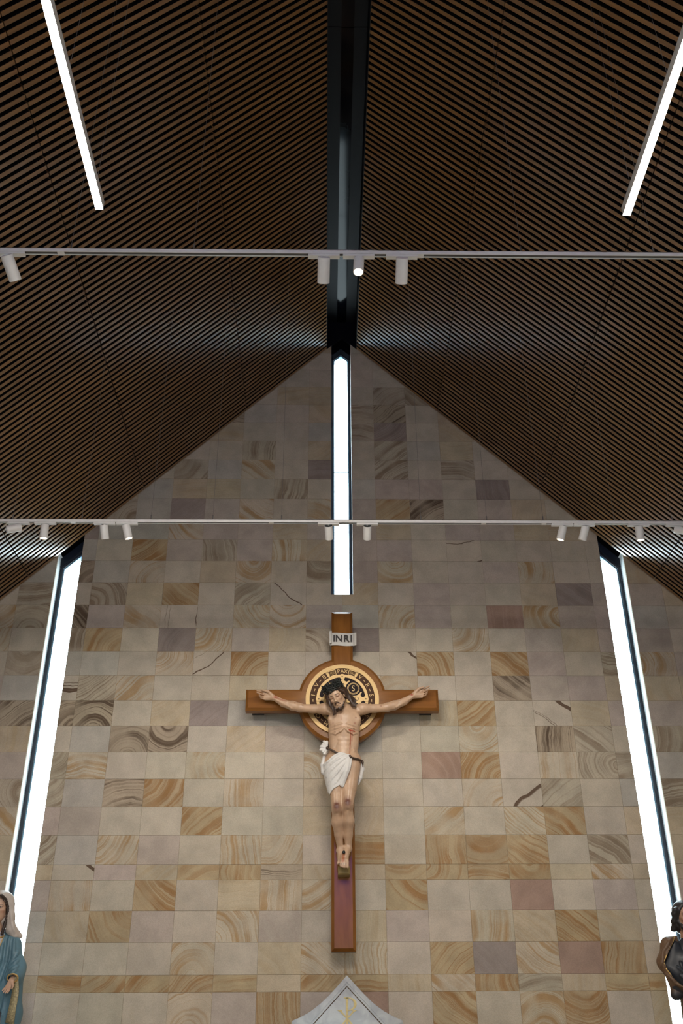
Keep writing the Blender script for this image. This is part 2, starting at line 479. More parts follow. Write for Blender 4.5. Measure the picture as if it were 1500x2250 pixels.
# end wall behind the viewer: a glass door added below for daylight on the front wall, a tall violet window above
ew = MB()
for p in ([(WX0, 0), (-1.0, 0), (-1.0, ceil_z(-1.0)), (WX0, ceil_z(WX0))], [(1.4, 0), (WX1, 0), (WX1, ceil_z(WX1)), (1.4, ceil_z(1.4))],
          [(-1.0, 8.4), (1.4, 8.4), (1.4, ceil_z(1.4)), (AXIS, RZ), (-1.0, ceil_z(-1.0))], [(-1.0, 3.2), (1.4, 3.2), (1.4, 5.4), (-1.0, 5.4)]): ew.prism(p, RY-0.2, RY)
st(ew.build('wall_rear', M['plaster']))
w4 = MB().prism([(-1.0, 5.4), (1.4, 5.4), (1.4, 8.4), (-1.0, 8.4)], RY-0.14, RY-0.12).build('window_4', M['stained']); st(w4)
fr = MB()
for x in (-1.0, -0.2, 0.6, 1.35): fr.box((x, RY-0.13, 5.4), (x+0.05, RY-0.05, 8.4))
for z in (5.4, 5.95, 6.7, 7.4, 8.35): fr.box((-1.0, RY-0.125, z), (1.4, RY-0.06, z+0.05))
fr.build('window_frame', M['frame'], w4)
dr = MB()
for x in (-1.0, 0.17, 0.23, 1.34): dr.box((x, RY-0.14, 0), (x+0.06, RY-0.06, 3.2))
for z in (0.0, 2.35, 3.14): dr.box((-1.0, RY-0.135, z), (1.4, RY-0.065, z+0.06))
gd = dr.build('added_door_1', M['frame']); st(gd)  # unseen door, added to even out the light
MB().box((-1.0, RY-0.105, 0.02), (1.4, RY-0.097, 3.18)).build('pane', M['glass'], gd)

# --- stone wall: codes of every stone, row by row from under the roof down; columns run -9..6
# first letter: kind of stone; second: how its bands run (keypad digit = where they centre)
ROWS = {
 -3: 'c.c.c.c.c.c.c.ysc.csc.c.c.c.c.c.', -2: 'c.c.c.c.c.c.c.c.c.csc.c.c.c.c.c.', -1: 'c.c.c.c.c.c.c.c.c.c7c.c.c.c.c.c.',
 0: 'c.c.c.c.c.c.ysy-c.b/b\\c.c.c.c.c.', 1: 'c.c.c.c.B-g-c.ysb-B/c.y9c.c.c.c.', 2: 'c.c.c.c.y-c.csg.b-d/c.y\\c.c.c.c.',
 3: 'c.c.c.c.csb|c.y/csb/g.y-c.c.c.c.', 4: 'c.c.c.b7g.o\\c.d-c.b/c.b-c.c.c.c.', 5: 'c.c.g.y-y-c.b|c.g.k-k\\c.d|c.c.c.',
 6: 'c.b3g.d/k.o\\c.osk-O/B/c.k7y.c.c.', 7: 'd.g.g.o9k.k.y-k.k.y-c.k.k.y-y-c.', 8: 'gsc.O/k.b|k.o|y/k|k.c.x-c.c.c|c.',
 9: 'B3g.o3c.y.o8csb8k|o8c.c.k.o4c.c|', 10: 'c.b1y.O\\c.b/x\\c/y/c.k-c.c.y.d\\k/', 11: 'B\\k.o\\x|c.o9o8k.g.o3k-c.r|o6k.k.',
 12: 'b|O3c.d.o7k.y.b1d.c.c.o7c.k\\y.k.', 13: 'g.g.c.o7x/O3c.c.c.x\\O1c.O\\k/c.b-', 14: 'x-b/o/c.c.y.c.c.c.o2c.c.B\\k.k.y.',
 15: 'B3B2c.y/d.g.g.c.c.c.y|O/c.x\\y.k.', 16: 'c.g.B2B8c.y/k/csg/c.c-o8c.B|b\\c.', 17: 'b8o-c.c.o6csc.o1c.c|r1O3c/o|b6b-',
 18: 'b8g.B-O7c.o|c.y.y1c-c.o3x/b/c.g.', 19: 'k.k.c.c.O/c.c.y.y.cso/c.o\\O\\c.y.', 20: 'b/g.o7k.c.o|o7c.O-csO|O8O\\c.b\\c.',
 21: 'y|x\\k.y/O.O6Bsy.y.O.O7O-O8y.o\\y.', 22: 'k/o|c.O\\c.y-o|o/c.O\\c-c.r.c.k.c.', 23: 'g.y.O9k.c.o1k.c.y|k.c.o|y\\O\\y\\c.',
 24: 'c.c.csc|o2c.y.o\\o|c.O/d.o\\r.O|c.', 25: 'y.O-O/O/OsO-y.O/O-y|o\\O6b-y|O-O-', 26: 'k.c/c.c|o2k.O|k.r.c.O\\c-o2O8c.y/'}
LEFT = {8: 'g.', 9: 'g.', 10: 'b-', 11: 'b2', 12: 'c.', 13: 'b8', 14: 'g.', 15: 'B/', 16: 'y|', 17: 'k.', 18: 'b6', 19: 'o\\', 20: 'y.', 21: 'y.', 22: 'c.'}
RIGHT = {9: 'y|', 10: 'k.', 11: 'g.', 12: 'k-', 13: 'o4', 14: 'y6', 15: 'k.', 16: 'b|', 17: 'g.', 18: 'b-', 19: 'y.', 20: 'y|', 21: 'y.', 22: 'k.'}
KIND = {'c': ((.475, .425, .345), (.45, .37, .255), .22), 'g': ((.43, .405, .35), (.39, .36, .30), .22), 'k': ((.43, .37, .32), (.37, .30, .255), .35),
        'y': ((.465, .395, .29), (.41, .315, .19), .55), 'o': ((.475, .42, .325), (.365, .235, .11), .95), 'O': ((.42, .33, .205), (.30, .17, .07), 1.0),
        'b': ((.43, .375, .29), (.20, .145, .095), .85), 'B': ((.39, .325, .24), (.105, .072, .046), 1.0), 'd': ((.30, .25, .225), (.21, .165, .145), .7),
        'r': ((.345, .24, .19), (.275, .175, .125), .6), 'x': ((.475, .42, .34), (.10, .06, .035), .95)}
KEY = {'1': (-.55, -.6), '2': (0, -.65), '3': (.55, -.6), '4': (-.6, 0), '6': (.6, 0), '7': (-.55, .6), '8': (0, .65), '9': (.55, .6)}

def row_z(k):
    i = 11-k
    if k <= 21: return Z1331+i*TP
    if k <= 25: return Z1331-10*TP-TQ-(k-22)*TP
    return Z1331-13*TP-2*TQ-(k-26)*TP

rng = random.Random(7)
def stone_tile(code, cx, cz, w, h, poly, r):
    """one sandstone tile: prism with eased edges + where its bands centre"""
    kind, shp = code
    tone, band, stg = KIND[kind]
    j = r.uniform(0.94, 1.06); tone = [t*j*r.uniform(0.985, 1.015) for t in tone]
    far = r.uniform(0.75, 1.3)
    if shp in KEY: c = (KEY[shp][0]*w*r.uniform(.85, 1.15), KEY[shp][1]*h*r.uniform(.85, 1.15))
    elif shp == '/': c = (far*.65*r.choice((-1, 1)), 0); c = (c[0], -c[0]*1.25)
    elif shp == '\\': c = (far*.65*r.choice((-1, 1)), 0); c = (c[0], c[0]*1.25)
    elif shp == '-': c = (r.uniform(-.2, .2), far*r.choice((-1, 1)))
    elif shp == '|': c = (far*r.choice((-1, 1)), r.uniform(-.2, .2))
    else: c = (r.uniform(-.8, .8), r.uniform(-.8, .8))
    if shp == '.': stg *= r.uniform(.2, .8)
    y0 = D+r.uniform(-0.0010, 0.0010)
    b = MB().prism(poly, y0, D+0.022, 0.0016)
    at = [(v[0]-cx-c[0], v[2]-cz-c[1]) for v in b.v]
    seed = r.uniform(0, 60)
    return b, [(u, v, seed) for u, v in at], tone, (*band, stg), 1.0 if kind == 'x' else 0.0

def tile_mesh(name, parts):
    v = []; f = []; ring = []; tone = []; band = []; sharp = []
    for b, rg, t, bd, sh in parts:
        n = len(v); v += b.v; f += [tuple(i+n for i in q) for q in b.f]
        ring += rg; tone += [(*t, 1)]*len(b.v); band += [bd]*len(b.v); sharp += [sh]*len(b.v)
    me = mesh_of(name, v, f, M['stone'])
    me.attributes.new('ring', 'FLOAT_VECTOR', 'POINT').data.foreach_set('vector', np.array(ring, np.float32).ravel())
    me.attributes.new('tone', 'FLOAT_COLOR', 'POINT').data.foreach_set('color', np.array(tone, np.float32).ravel())
    me.attributes.new('band', 'FLOAT_COLOR', 'POINT').data.foreach_set('color', np.array(band, np.float32).ravel())
    me.attributes.new('sharp', 'FLOAT', 'POINT').data.foreach_set('value', np.array(sharp, np.float32))
    return me

def under_roof(p, gap):
    p = clip(p, -1, 1, RZ-AXIS-gap*1.414) if p else p
    return clip(p, 1, 1, RZ+AXIS-gap*1.414) if p else p

def stone_wall(name, xa, xb, cols, codes):
    """backing with the wall's outline, a grout bed, and the stones as parts"""
    top = under_roof([(xa, 0), (xb, 0), (xb, 12), (xa, 12)], -0.085)
    backs = [top]
    if name == 'wall_back':
        a, b, zb = CWIN
        backs = [under_roof([(xa, 0), (a, 0), (a, 12), (xa, 12)], -0.085), [(a, 0), (b, 0), (b, zb), (a, zb)], under_roof([(b, 0), (xb, 0), (xb, 12), (b, 12)], -0.085)]
    core = MB(); bed = MB()
    for p in backs: core.prism(p, D+0.026, D+0.36); bed.prism(p, D+0.005, D+0.0255)
    wall = core.build(name, M['plaster']); st(wall)
    bed.build('grout_bed', M['grout'], wall)
    tiles = []
    for k in range(-3, 34):
        z1, z0 = row_z(k), row_z(k+1)
        for c in cols:
            x0, x1 = X0+c*TW, X0+(c+1)*TW
            g = 0.0011
            rect = [(max(x0, xa)+g, z0+g), (min(x1, xb)-g, z0+g), (min(x1, xb)-g, z1-g), (max(x0, xa)+g, z1-g)]
            if rect[1][0]-rect[0][0] < 0.01: continue
            polys = [rect]
            if name == 'wall_back':
                a, b, zb = CWIN
                if rect[0][0] < b and rect[1][0] > a and z1 > zb:
                    if z0 < zb-0.01:      # stones notched round the foot of the middle window
                        if rect[0][0] < a: polys = [[rect[0], rect[1], (rect[1][0], zb-g), (a-g, zb-g), (a-g, rect[3][1]), rect[3]]]
                        else: polys = [[rect[0], rect[1], rect[2], (b+g, rect[2][1]), (b+g, zb-g), (rect[0][0], zb-g)]]
                    else:
                        polys = [p for p in (clip(rect, 1, 0, a-g), clip(rect, -1, 0, -b-g)) if p]
            for p in polys:
                p = under_roof(p, 0.004)
                if not p or area2(p) < 0.004: continue
                r = random.Random((k+9)*101+c*13+5)
                code = codes(k, c, r)
                w, h = x1-x0, z1-z0
                vis = k <= 26 and z0 > 1.7
                tiles.append((vis, area2(p), (k, c), stone_tile(code, (x0+x1)/2, (z0+z1)/2, w, h, p, r)))
    shown = sorted([t for t in tiles if t[0]], key=lambda t: -t[1])
    n = 300
    for t in shown[:n]: put('tile', tile_mesh('tile', [t[3]]), wall)
    rest = [t[3] for t in shown[n:]]+[t[3] for t in tiles if not t[0]]
    if rest: tag(put('tile_remainder', tile_mesh('tile_remainder', rest), wall), kind='stuff')
    return wall, len(shown)

def pick(r): return r.choice(['c.', 'c.', 'c.', 'g.', 'k.', 'y.', 'cs', 'o/', 'o\\', 'O/', 'y|', 'o7', 'o3'])
def code_mid(k, c, r):
    s = ROWS.get(k)
    i = (c+9)*2
    return s[i:i+2] if s and 0 <= i < len(s) else pick(r)
wall_back, n_mid = stone_wall('wall_back', WIN[0][1], WIN[1][0], range(-9, 7), code_mid)
stone_wall('wall_back_left', WX0, WIN[0][0], range(-14, -8), lambda k, c, r: LEFT[k] if c == -10 and k in LEFT else pick(r))
stone_wall('wall_back_right', WIN[1][1], WX1, range(7, 12), lambda k, c, r: RIGHT[k] if c == 7 and k in RIGHT else pick(r))

# --- windows (frame and panes sit at the back of the reveal)
def bars(m, path, w, y0, y1):
    """mitred frame following a closed outline"""
    inn = inset(path, w); n = len(path)
    for i in range(n):
        j = (i+1) % n
        q = [path[i], path[j], inn[j], inn[i]]
        m.prism(q, y0, y1)
def window(name, outline, zj, wf):
    f = MB(); y0, y1 = D+0.175, D+0.30
    bars(f, outline, wf, y0, y1)
    w = f.build(name, M['frame']); st(w)
    bd = MB(); bars(bd, inset(outline, wf-0.001), 0.013, D+0.195, D+0.262)
    bd.build('sky_lit_glazing_bead', M['lit_bead'], w)
    ins = inset(outline, wf-0.012)
    lo, hi = clip(ins, 0, 1, zj-0.004), clip(ins, 0, -1, -zj-0.004)
    for p in (lo, hi): MB().prism(p, D+0.235, D+0.243).build('pane', M['glass'], w)
    xa, xb = min(p[0] for p in ins), max(p[0] for p in ins)
    MB().box((xa, D+0.232, zj-0.0025), (xb, D+0.246, zj+0.0025)).build('glazing_bar', M['frame'], w)
    return w
a, b = WIN[0]
window('window_1', [(a, 0.3), (b, 0.3), (b, ceil_z(b)-0.075), (a, ceil_z(a)-0.075)], 5.64, 0.040)
a, b = WIN[1]
window('window_3', [(a, 0.3), (b, 0.3), (b, ceil_z(b)-0.075), (a, ceil_z(a)-0.075)], 5.64, 0.040)
a, b, zb = CWIN
window('window_2', [(a, zb), (b, zb), (b, 10.83), ((a+b)/2, 10.83+(b-a)/2), (a, 10.83)], 8.90, 0.030)
# walls under the sills and dark head panels over the glass
for i, (a, b) in enumerate(WIN):
    st(MB().box((a, D+0.02, 0), (b, D+0.30, 0.3)).build('trim_%d' % (i+1), M['plaster']))
    h = MB().prism([(a, ceil_z(a)-0.080), (b, ceil_z(b)-0.080), (b, ceil_z(b)+0.05), (a, ceil_z(a)+0.05)], D+0.16, D+0.30)
    st(h.build('trim_%d' % (i+4), M['frame']))
a, b, zb = CWIN
c = (a+b)/2
hd = MB().prism([(a-0.002, 10.83), (a+0.03, 10.83), (c, 10.83+(b-a)/2-0.03), (b-0.03, 10.83), (b+0.002, 10.83), (b+0.002, 11.43), (a-0.002, 11.43)], D+0.05, D+0.30)
st(hd.build('trim_3', M['black_felt']))

# --- ceiling: black felt deck with battens running down each slope
PITCH, SW, SD = 0.0776, 0.0385, 0.056
SEG = [0.215, 1.335, 2.635, 3.955, 5.275]        # horizontal distance of the seams from the axis
Y_END = D-0.012
def ceiling(name, sgn):
    c45 = math.sqrt(0.5)
    xo = (AXIS-WX0 if sgn < 0 else WX1-AXIS)+0.12
    # local frame: X runs down the slope, Y along the nave, Z out of the room
    R = Matrix(((sgn*c45, 0, sgn*c45, AXIS), (0, 1, 0, 0), (-c45, 0, c45, RZ), (0, 0, 0, 1)))
    if sgn < 0: R = Matrix(((-c45, 0, -c45, AXIS), (0, 1, 0, 0), (-c45, 0, c45, RZ), (0, 0, 0, 1)))
    deck = MB().box((SEG[0]*1.41421-0.055, RY-0.2, SD+0.004), (xo*1.41421, D+0.40, SD+0.12))
    root = deck.build(name, M['black_felt'], mw=R, recalc=True); st(root)
    bpy.context.view_layer.update()
    meshes = []
    for i in range(4):
        a, b = SEG[i]*1.41421+(0.0 if i == 0 else 0.005), SEG[i+1]*1.41421-0.005
        y = SW/2; e = 0.002
        prof = [(-y, SD), (-y, 0.006), (-y, e), (-y+e, 0), (y-e, 0), (y, e), (y, 0.006), (y, SD)]
        v = [(x, p, q) for x in (a, b) for p, q in prof]
        f = [(j, j+1, j+9, j+8) for j in range(7)]+[(7, 0, 8, 15), tuple(range(7, -1, -1)), tuple(range(8, 16))]
        me = mesh_of('slat', v, f, [M['slat'], M['slat_shade']])
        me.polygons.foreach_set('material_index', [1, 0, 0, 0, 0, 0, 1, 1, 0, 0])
        import bmesh
        bm = bmesh.new(); bm.from_mesh(me); bmesh.ops.recalc_face_normals(bm, faces=bm.faces); bm.to_mesh(me); bm.free()
        meshes.append(me)
    far = [1.6, 2.7, 4.3, 5.4]; n = 0
    rest = MB()
    for j in range(int((Y_END+7.4)/PITCH)):
        yc = Y_END-SW/2-j*PITCH
        for i in range(4):
            # seen in the photograph: near the ridge only beyond about 4.2 m, lower panels farther off
            seen = yc > (4.15, 4.25, 4.75, 9.6)[i]
            if seen and n < 300:
                o = put('slat', meshes[i], root); o.matrix_parent_inverse = Matrix(); o.matrix_basis = Matrix.Translation((0, yc, 0)); n += 1
            else:
                me = meshes[i]
                rest.add([(v.co.x, v.co.y+yc, v.co.z) for v in me.vertices], [tuple(p.vertices) for p in me.polygons])
    nf = len(meshes[0].polygons)
    k = len(rest.f)//nf
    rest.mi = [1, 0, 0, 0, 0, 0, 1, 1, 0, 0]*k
    o = rest.build('slat_remainder', [M['slat'], M['slat_shade']], root); o.matrix_parent_inverse = Matrix(); o.matrix_basis = Matrix()
    tag(o, kind='stuff')
    return root, n
ceil_l = ceiling('ceiling_left', -1); ceil_r = ceiling('ceiling_right', 1)
# deep black channel along the ridge with a lacquered soffit, in lengths
rs = None
zr = RZ-SEG[0]; zs = 11.41
for i, (y0, y1) in enumerate(((RY-0.2, -3.0), (-2.992, 1.2), (1.208, 6.440), (6.448, D+0.05))):
    m = MB().box((AXIS-SEG[0]+0.006, y0, zs), (AXIS+SEG[0]-0.006, y1, zs+0.02))
    if i == 0: rs = m.build('ridge_beam', M['black_side']); st(rs)
    else: m.build('soffit_panel', M['black_side'], rs)
    MB().box((AXIS-0.068, y0, zs-0.012), (AXIS+0.068, y1, zs-0.0005)).build('gloss_strip', M['black_gloss'], rs)
for s in (-1, 1):
    x = AXIS+s*(SEG[0]+0.001)
    MB().box((x-0.005, RY-0.2, zr-0.002), (x+0.005, D+0.05, zs+0.03)).build('side_fascia', M['black_side'], rs)
MB().box((AXIS-SEG[0]-0.1, RY-0.2, zs+0.03), (AXIS+SEG[0]+0.1, D+0.40, zs+0.10)).build('ridge_cap', M['black_felt'], rs)
k = SEG[0]+0.003
MB().prism([(AXIS-k, RZ-k+0.006), (AXIS-k, RZ-k), (AXIS, RZ), (AXIS+k, RZ-k), (AXIS+k, RZ-k+0.006), (AXIS+k, zs-0.002), (AXIS-k, zs-0.002)][1:], D-0.004, D+0.03).build('end_panel', M['black_side'], rs, recalc=True)

# ---------------------------------------------------------------- lamps
def frame_to(d):
    """matrix whose -Z looks along d"""
    z = -Vector(d).normalized(); x = Vector((0, 1, 0)).cross(z)
    if x.length < 0.05: x = Vector((1, 0, 0))
    x.normalize(); y = z.cross(x)
    return Matrix(((x.x, y.x, z.x, 0), (x.y, y.y, z.y, 0), (x.z, y.z, z.z, 0), (0, 0, 0, 1)))

def linear_pendant(x, y1, label):
    z, y0, w, h = 6.35, -1.5, 0.0235, 0.070
    t = empty('linear_pendant', (x, (y0+y1)/2, z))
    tag(t, label, 'pendant light', 'linear pendants along the nave')
    m = MB()
    m.box((x-w, y0, z+0.002), (x-w+0.002, y1, z+h)); m.box((x+w-0.002, y0, z+0.002), (x+w, y1, z+h)); m.box((x-w, y0, z+h-0.014), (x+w, y1, z+h-0.012))
    m.build('housing', M['white_metal'], t)
    for y in (y0-0.003, y1): MB().box((x-w, y, z+0.002), (x+w, y+0.003, z+h)).build('end_cap', M['white_metal'], t)
    MB().box((x-w+0.0005, y0+0.001, z), (x+w-0.0005, y1+0.002, z+0.002)).build('diffuser', M['diffuser'], t)
    MB().box((x-w+0.003, y0, z+h-0.0118), (x+w-0.003, y1, z+h-0.004)).build('upper_diffuser', M['diffuser_up'], t)
    for y in (4.23, 3.46, 2.2, 1.0, -0.2, -1.3):
        wv = MB().tube([(x, y, z+h), (x, y, ceil_z(x)+0.03)], 0.0013, 5)
        wv.tube([(x, y, z+h), (x, y, z+h+0.03)], 0.004, 6)
        wv.build('suspension_wire', M['wire'], t)
    return t
linear_pendant(-1.434, 4.364, 'white linear pendant light hanging on wires under the left-hand roof slope')
linear_pendant(1.890, 4.379, 'white linear pendant light hanging on wires under the right-hand roof slope')

def light_track(y, z, x0, x1, wires, joints, label):
    t = empty('light_track', ((x0+x1)/2, y, z)); tag(t, label, 'light track', 'suspended light tracks')
    w, h = 0.017, 0.034
    m = MB().box((x0, y-w, z), (x1, y-w+0.004, z+h)).box((x0, y+w-0.004, z), (x1, y+w, z+h)).box((x0, y-w, z+h-0.004), (x1, y+w, z+h))
    m.build('rail', M['white_metal'], t)
    MB().box((x0+0.002, y-w+0.0045, z+0.008), (x1-0.002, y+w-0.0045, z+0.014)).build('groove', M['groove'], t)
    for x in joints:
        MB().box((x-0.022, y-w-0.0015, z-0.002), (x+0.022, y+w+0.0015, z+0.012)).build('joint_cover', M['white_metal'], t)
    for x in wires:
        wv = MB().tube([(x, y, z+h), (x, y, ceil_z(x)+0.03)], 0.0016, 5)
        wv.tube([(x, y, z+h), (x, y, z+h+0.055)], 0.006, 8)
        wv.build('suspension_wire', M['wire'], t)
TY1, TY2, TZ = 4.793, 8.418, 6.40
light_track(TY1, TZ, -3.5, 3.9, [-2.9, -1.72, -0.9, 1.3, 2.2, 3.3], [-1.78, 0.62, 2.75], 'white light track nearer the viewer, hung below the middle of the roof')
light_track(TY2, TZ, -4.6, 5.0, [-3.1, -2.42, -1.74, -1.13, -0.45, 0.93, 1.585, 2.147, 2.86, 3.44], [-2.5, -0.55, 1.55, 2.15], 'white light track nearer the stone wall, crossing the middle window')

def spotlight(x, y, d, lit, label, r=0.040, ln=0.165, watts=0, cone=50, glow=True):
    z = TZ-0.0005
    t = empty('spotlight', (x, y, z)); tag(t, label, 'spotlight', 'spotlights on the tracks')
    a = MB().box((x-0.105, y-0.0165, z-0.020), (x+0.105, y+0.0165, z-0.0015)); a.box((x-0.085, y-0.012, z-0.0015), (x-0.03, y+0.012, z+0.006))
    a.build('adapter', M['white_metal'], t)
    d = Vector(d).normalized()
    piv = Vector((x, y, z-0.030-0.030))           # the head swivels here, near its back end
    MB().tube([(x, y, z-0.020), (x, y, z-0.045), piv], [0.011, 0.011, 0.009], 12).build('swivel_stem', M['white_metal'], t, True)
    R = frame_to(d)
    T = Matrix.Translation(piv+d*(ln/2-0.035))@R
    n = 28
    def lathe(prof, mats, name, mis=None, parent=t):
        m = MB(); v = []; f = []
        for (rr, zz) in prof:
            for k in range(n):
                w = 2*math.pi*k/n; v.append((rr*math.cos(w), rr*math.sin(w), zz))
        for i in range(len(prof)-1):
            for k in range(n):
                k2 = (k+1) % n; f.append((i*n+k, i*n+k2, (i+1)*n+k2, (i+1)*n+k))
        m.add(v, f); o = m.build(name, mats, parent, True); o.matrix_parent_inverse = t.matrix_world.inverted(); o.matrix_basis = T
        o.data.set_sharp_from_angle(angle=math.radians(35))
        return o
    h = ln/2
    hs = lathe([(r*0.97, h-0.004), (r, h-0.008), (r, -h+0.002), (r-0.002, -h), (r-0.005, -h), (r-0.007, -h+0.03)], M['white_metal'], 'housing')
    lathe([(0.0005, h-0.006), (r*0.90, h-0.006), (r*0.97, h-0.004)], M['dark_cap'] if y > 6 else M['white_metal'], 'rear_cap')
    lathe([(0.0005, -h+0.012), (r-0.006, -h+0.012), (r-0.006, -h+0.03)], M['lens_on'] if glow else M['lens_off'], 'lens')
    if watts:
        ld = bpy.data.lights.new('spot_lamp', 'SPOT'); ld.energy = watts; ld.color = (1.0, 0.91, 0.79)
        ld.spot_size = math.radians(cone); ld.spot_blend = 0.9; ld.shadow_soft_size = 0.035 if y > 6 else 0.11
        lo = bpy.data.objects.new('spot_lamp', ld); COL.objects.link(lo); lo.parent = t
        lo.matrix_parent_inverse = t.matrix_world.inverted()
        lo.matrix_basis = Matrix.Translation(piv+d*(ln-0.035+0.006))@R
    return t
near = [(-2.12, (0.22, 0.80, -0.56), 1, 'white spotlight alone at the left end of the nearer light track', .041, SPOT_W*1.3, 150, False),
        (-0.027, (-0.02, 0.81, -0.58), 1, 'white spotlight on the nearer track, just left of the black ridge beam', .041, SPOT_W*1.3, 150, False),
        (0.206, (-0.05, -0.12, -0.99), 1, 'small lit spotlight in front of the ridge beam, its glowing lens facing the viewer', .035, SPOT_W*0.5, 70, True),
        (0.494, (0.0, 0.81, -0.58), 1, 'white spotlight on the nearer track, just right of the black ridge beam', .041, SPOT_W*1.3, 150, False)]
for x, d, lit, lab, r, wt, cone, glow in near: spotlight(x, TY1, d, lit, lab, r, 0.175 if r > .04 else 0.14, wt, cone, glow)
far = [(-3.03, (-0.88, -0.30, -0.36), 'white spotlight lying sideways at the left end of the farther track', 0, 50, False),
       (-2.77, (0.0, 0.20, -0.98), 'lit white spotlight hanging straight down above the left window', SPOT_W*0.4, 60, True),
       (-2.19, (0.10, 0.52, -0.85), 'white spotlight right of the left window, lens turned to the wall, beside a lit one', SPOT_W*1.3, 150, False),
       (-1.97, (0.25, 0.28, -0.93), 'lit white spotlight right of the left window, tilted towards the middle', SPOT_W*0.4, 60, True),
       (0.015, (0.06, 0.76, -0.645), 'white spotlight with dark rear cap at the left edge of the middle window', SPOT_W*0.60, 110, False),
       (0.397, (0.0, 0.76, -0.65), 'white spotlight with dark rear cap at the right edge of the middle window', SPOT_W*0.60, 110, False),
       (2.33, (-0.28, 0.28, -0.92), 'lit white spotlight left of the right window, tilted towards the middle', SPOT_W*0.4, 60, True),
       (2.55, (-0.24, 0.48, -0.85), 'white spotlight just left of the right window, its lens turned to the wall', SPOT_W*1.3, 150, False),
       (3.09, (0.03, 0.20, -0.98), 'lit white spotlight hanging straight down above the right window', SPOT_W*0.4, 60, True),
       (3.47, (0.88, -0.30, -0.36), 'white spotlight lying sideways at the right end of the farther track', 0, 50, False)]
for x, d, lab, wt, cone, glow in far: spotlight(x, TY2, d, 1, lab, 0.0395, 0.145, wt, cone, glow)

# ---------------------------------------------------------------- the crucifix
M['cross'] = wood_material('varnished_oak', (0.255, 0.105, 0.021), (0.175, 0.067, 0.013), 0.20, 0.34, (5, 5, 0.8), coat=0.0, rand=False)
M['cross_h'] = wood_material('varnished_oak_crossbar', (0.255, 0.105, 0.021), (0.175, 0.067, 0.013), 0.20, 0.34, (0.8, 5, 5), coat=0.0, rand=False)
M['gold'] = simple('brushed_gold', (0.56, 0.385, 0.165), 0.48, metal=0.25, noise=0.10, nscale=40)
M['enamel'] = simple('brown_enamel', (0.075, 0.038, 0.022), 0.6, spec=0.12, noise=0.25, nscale=30)
M['enamel_dark'] = simple('dark_enamel', (0.016, 0.010, 0.012), 0.55, spec=0.12, noise=0.3, nscale=30)
M['engraved'] = simple('engraved_line', (0.10, 0.06, 0.02), 0.6, noise=0.2)
M['parchment'] = simple('white_scroll_paint', (0.60, 0.59, 0.56), 0.5, noise=0.12, nscale=12)
M['ink'] = simple('black_lettering', (0.02, 0.014, 0.012), 0.5, noise=0.2)
M['olive'] = wood_material('olive_wood', (0.26, 0.19, 0.06), (0.19, 0.13, 0.04), 0.5, 0.4, (4, 1, 4), rand=False)
M['skin'] = painted('statue_flesh_paint', 0.42, 0.25, spec=0.4)
M['hair'] = painted('statue_hair_paint', 0.45, 0.15)
M['cloth'] = simple('white_loincloth_paint', (0.63, 0.62, 0.60), 0.5, noise=0.10, nscale=9)
M['cord'] = simple('brown_cord_paint', (0.06, 0.035, 0.022), 0.45, noise=0.3, nscale=60)
M['thorn'] = simple('dark_thorn_paint', (0.016, 0.020, 0.018), 0.4, noise=0.3, nscale=60)
M['bracket'] = simple('black_bracket', (0.02, 0.02, 0.022), 0.5, noise=0.2)
FR, BK = 10.88, 11.00           # front and back of the cross
CX, CZ, MR = 0.183, 5.457, 0.424
cruc = empty('crucifix', (CX, BK, 2.78)); tag(cruc, 'large varnished wooden crucifix with painted figure on the stone wall', 'crucifix')
MB().cbox((0.058, FR, 2.782), (0.310, BK, 6.575), 0.030).build('upright_beam', M['cross'], cruc)
MB().cbox((-0.934, FR+0.0005, 5.330), (1.299, BK-0.001, 5.588), 0.030).build('cross_beam', M['cross_h'], cruc)
d = MB(); R = 0.515; n = 96
rings = [(0.0, FR+0.004), (R-0.032, FR+0.004), (R, FR+0.036), (R, BK-0.004), (0.0, BK-0.004)]
v = []; f = []
for r, y in rings:
    for k in range(n):
        w = 2*math.pi*k/n; v.append((CX+r*math.sin(w), y, CZ+r*math.cos(w)))
for i in range(len(rings)-1):
    for k in range(n):
        k2 = (k+1) % n; f.append((i*n+k, i*n+k2, (i+1)*n+k2, (i+1)*n+k))
d.add(v, f).build('wooden_disc', M['cross_h'], cruc, recalc=True)
for x in (-0.80, 1.16, ): MB().box((x-0.07, BK-0.002, 5.36), (x+0.07, D-0.001, 5.42)).build('wall_bracket', M['bracket'], cruc)
MB().box((0.10, BK-0.002, 3.1), (0.26, D-0.001, 3.3)).build('wall_bracket', M['bracket'], cruc)

# medal in front of the disc
YM = FR-0.004
med = MB().ring(CX, CZ, 0.0005, 0.300, YM-0.006, FR+0.002, n=72).build('medal', M['enamel_dark'], cruc)
MB().ring(CX, CZ, 0.298, 0.380, YM-0.007, FR+0.002, n=96).build('letter_band', M['enamel'], med)
MB().ring(CX, CZ, 0.378, MR, YM-0.016, FR+0.002, n=96).build('outer_ring', M['gold'], med)
MB().ring(CX, CZ, 0.268, 0.300, YM-0.014, YM-0.004, n=96).build('inner_ring', M['gold'], med)
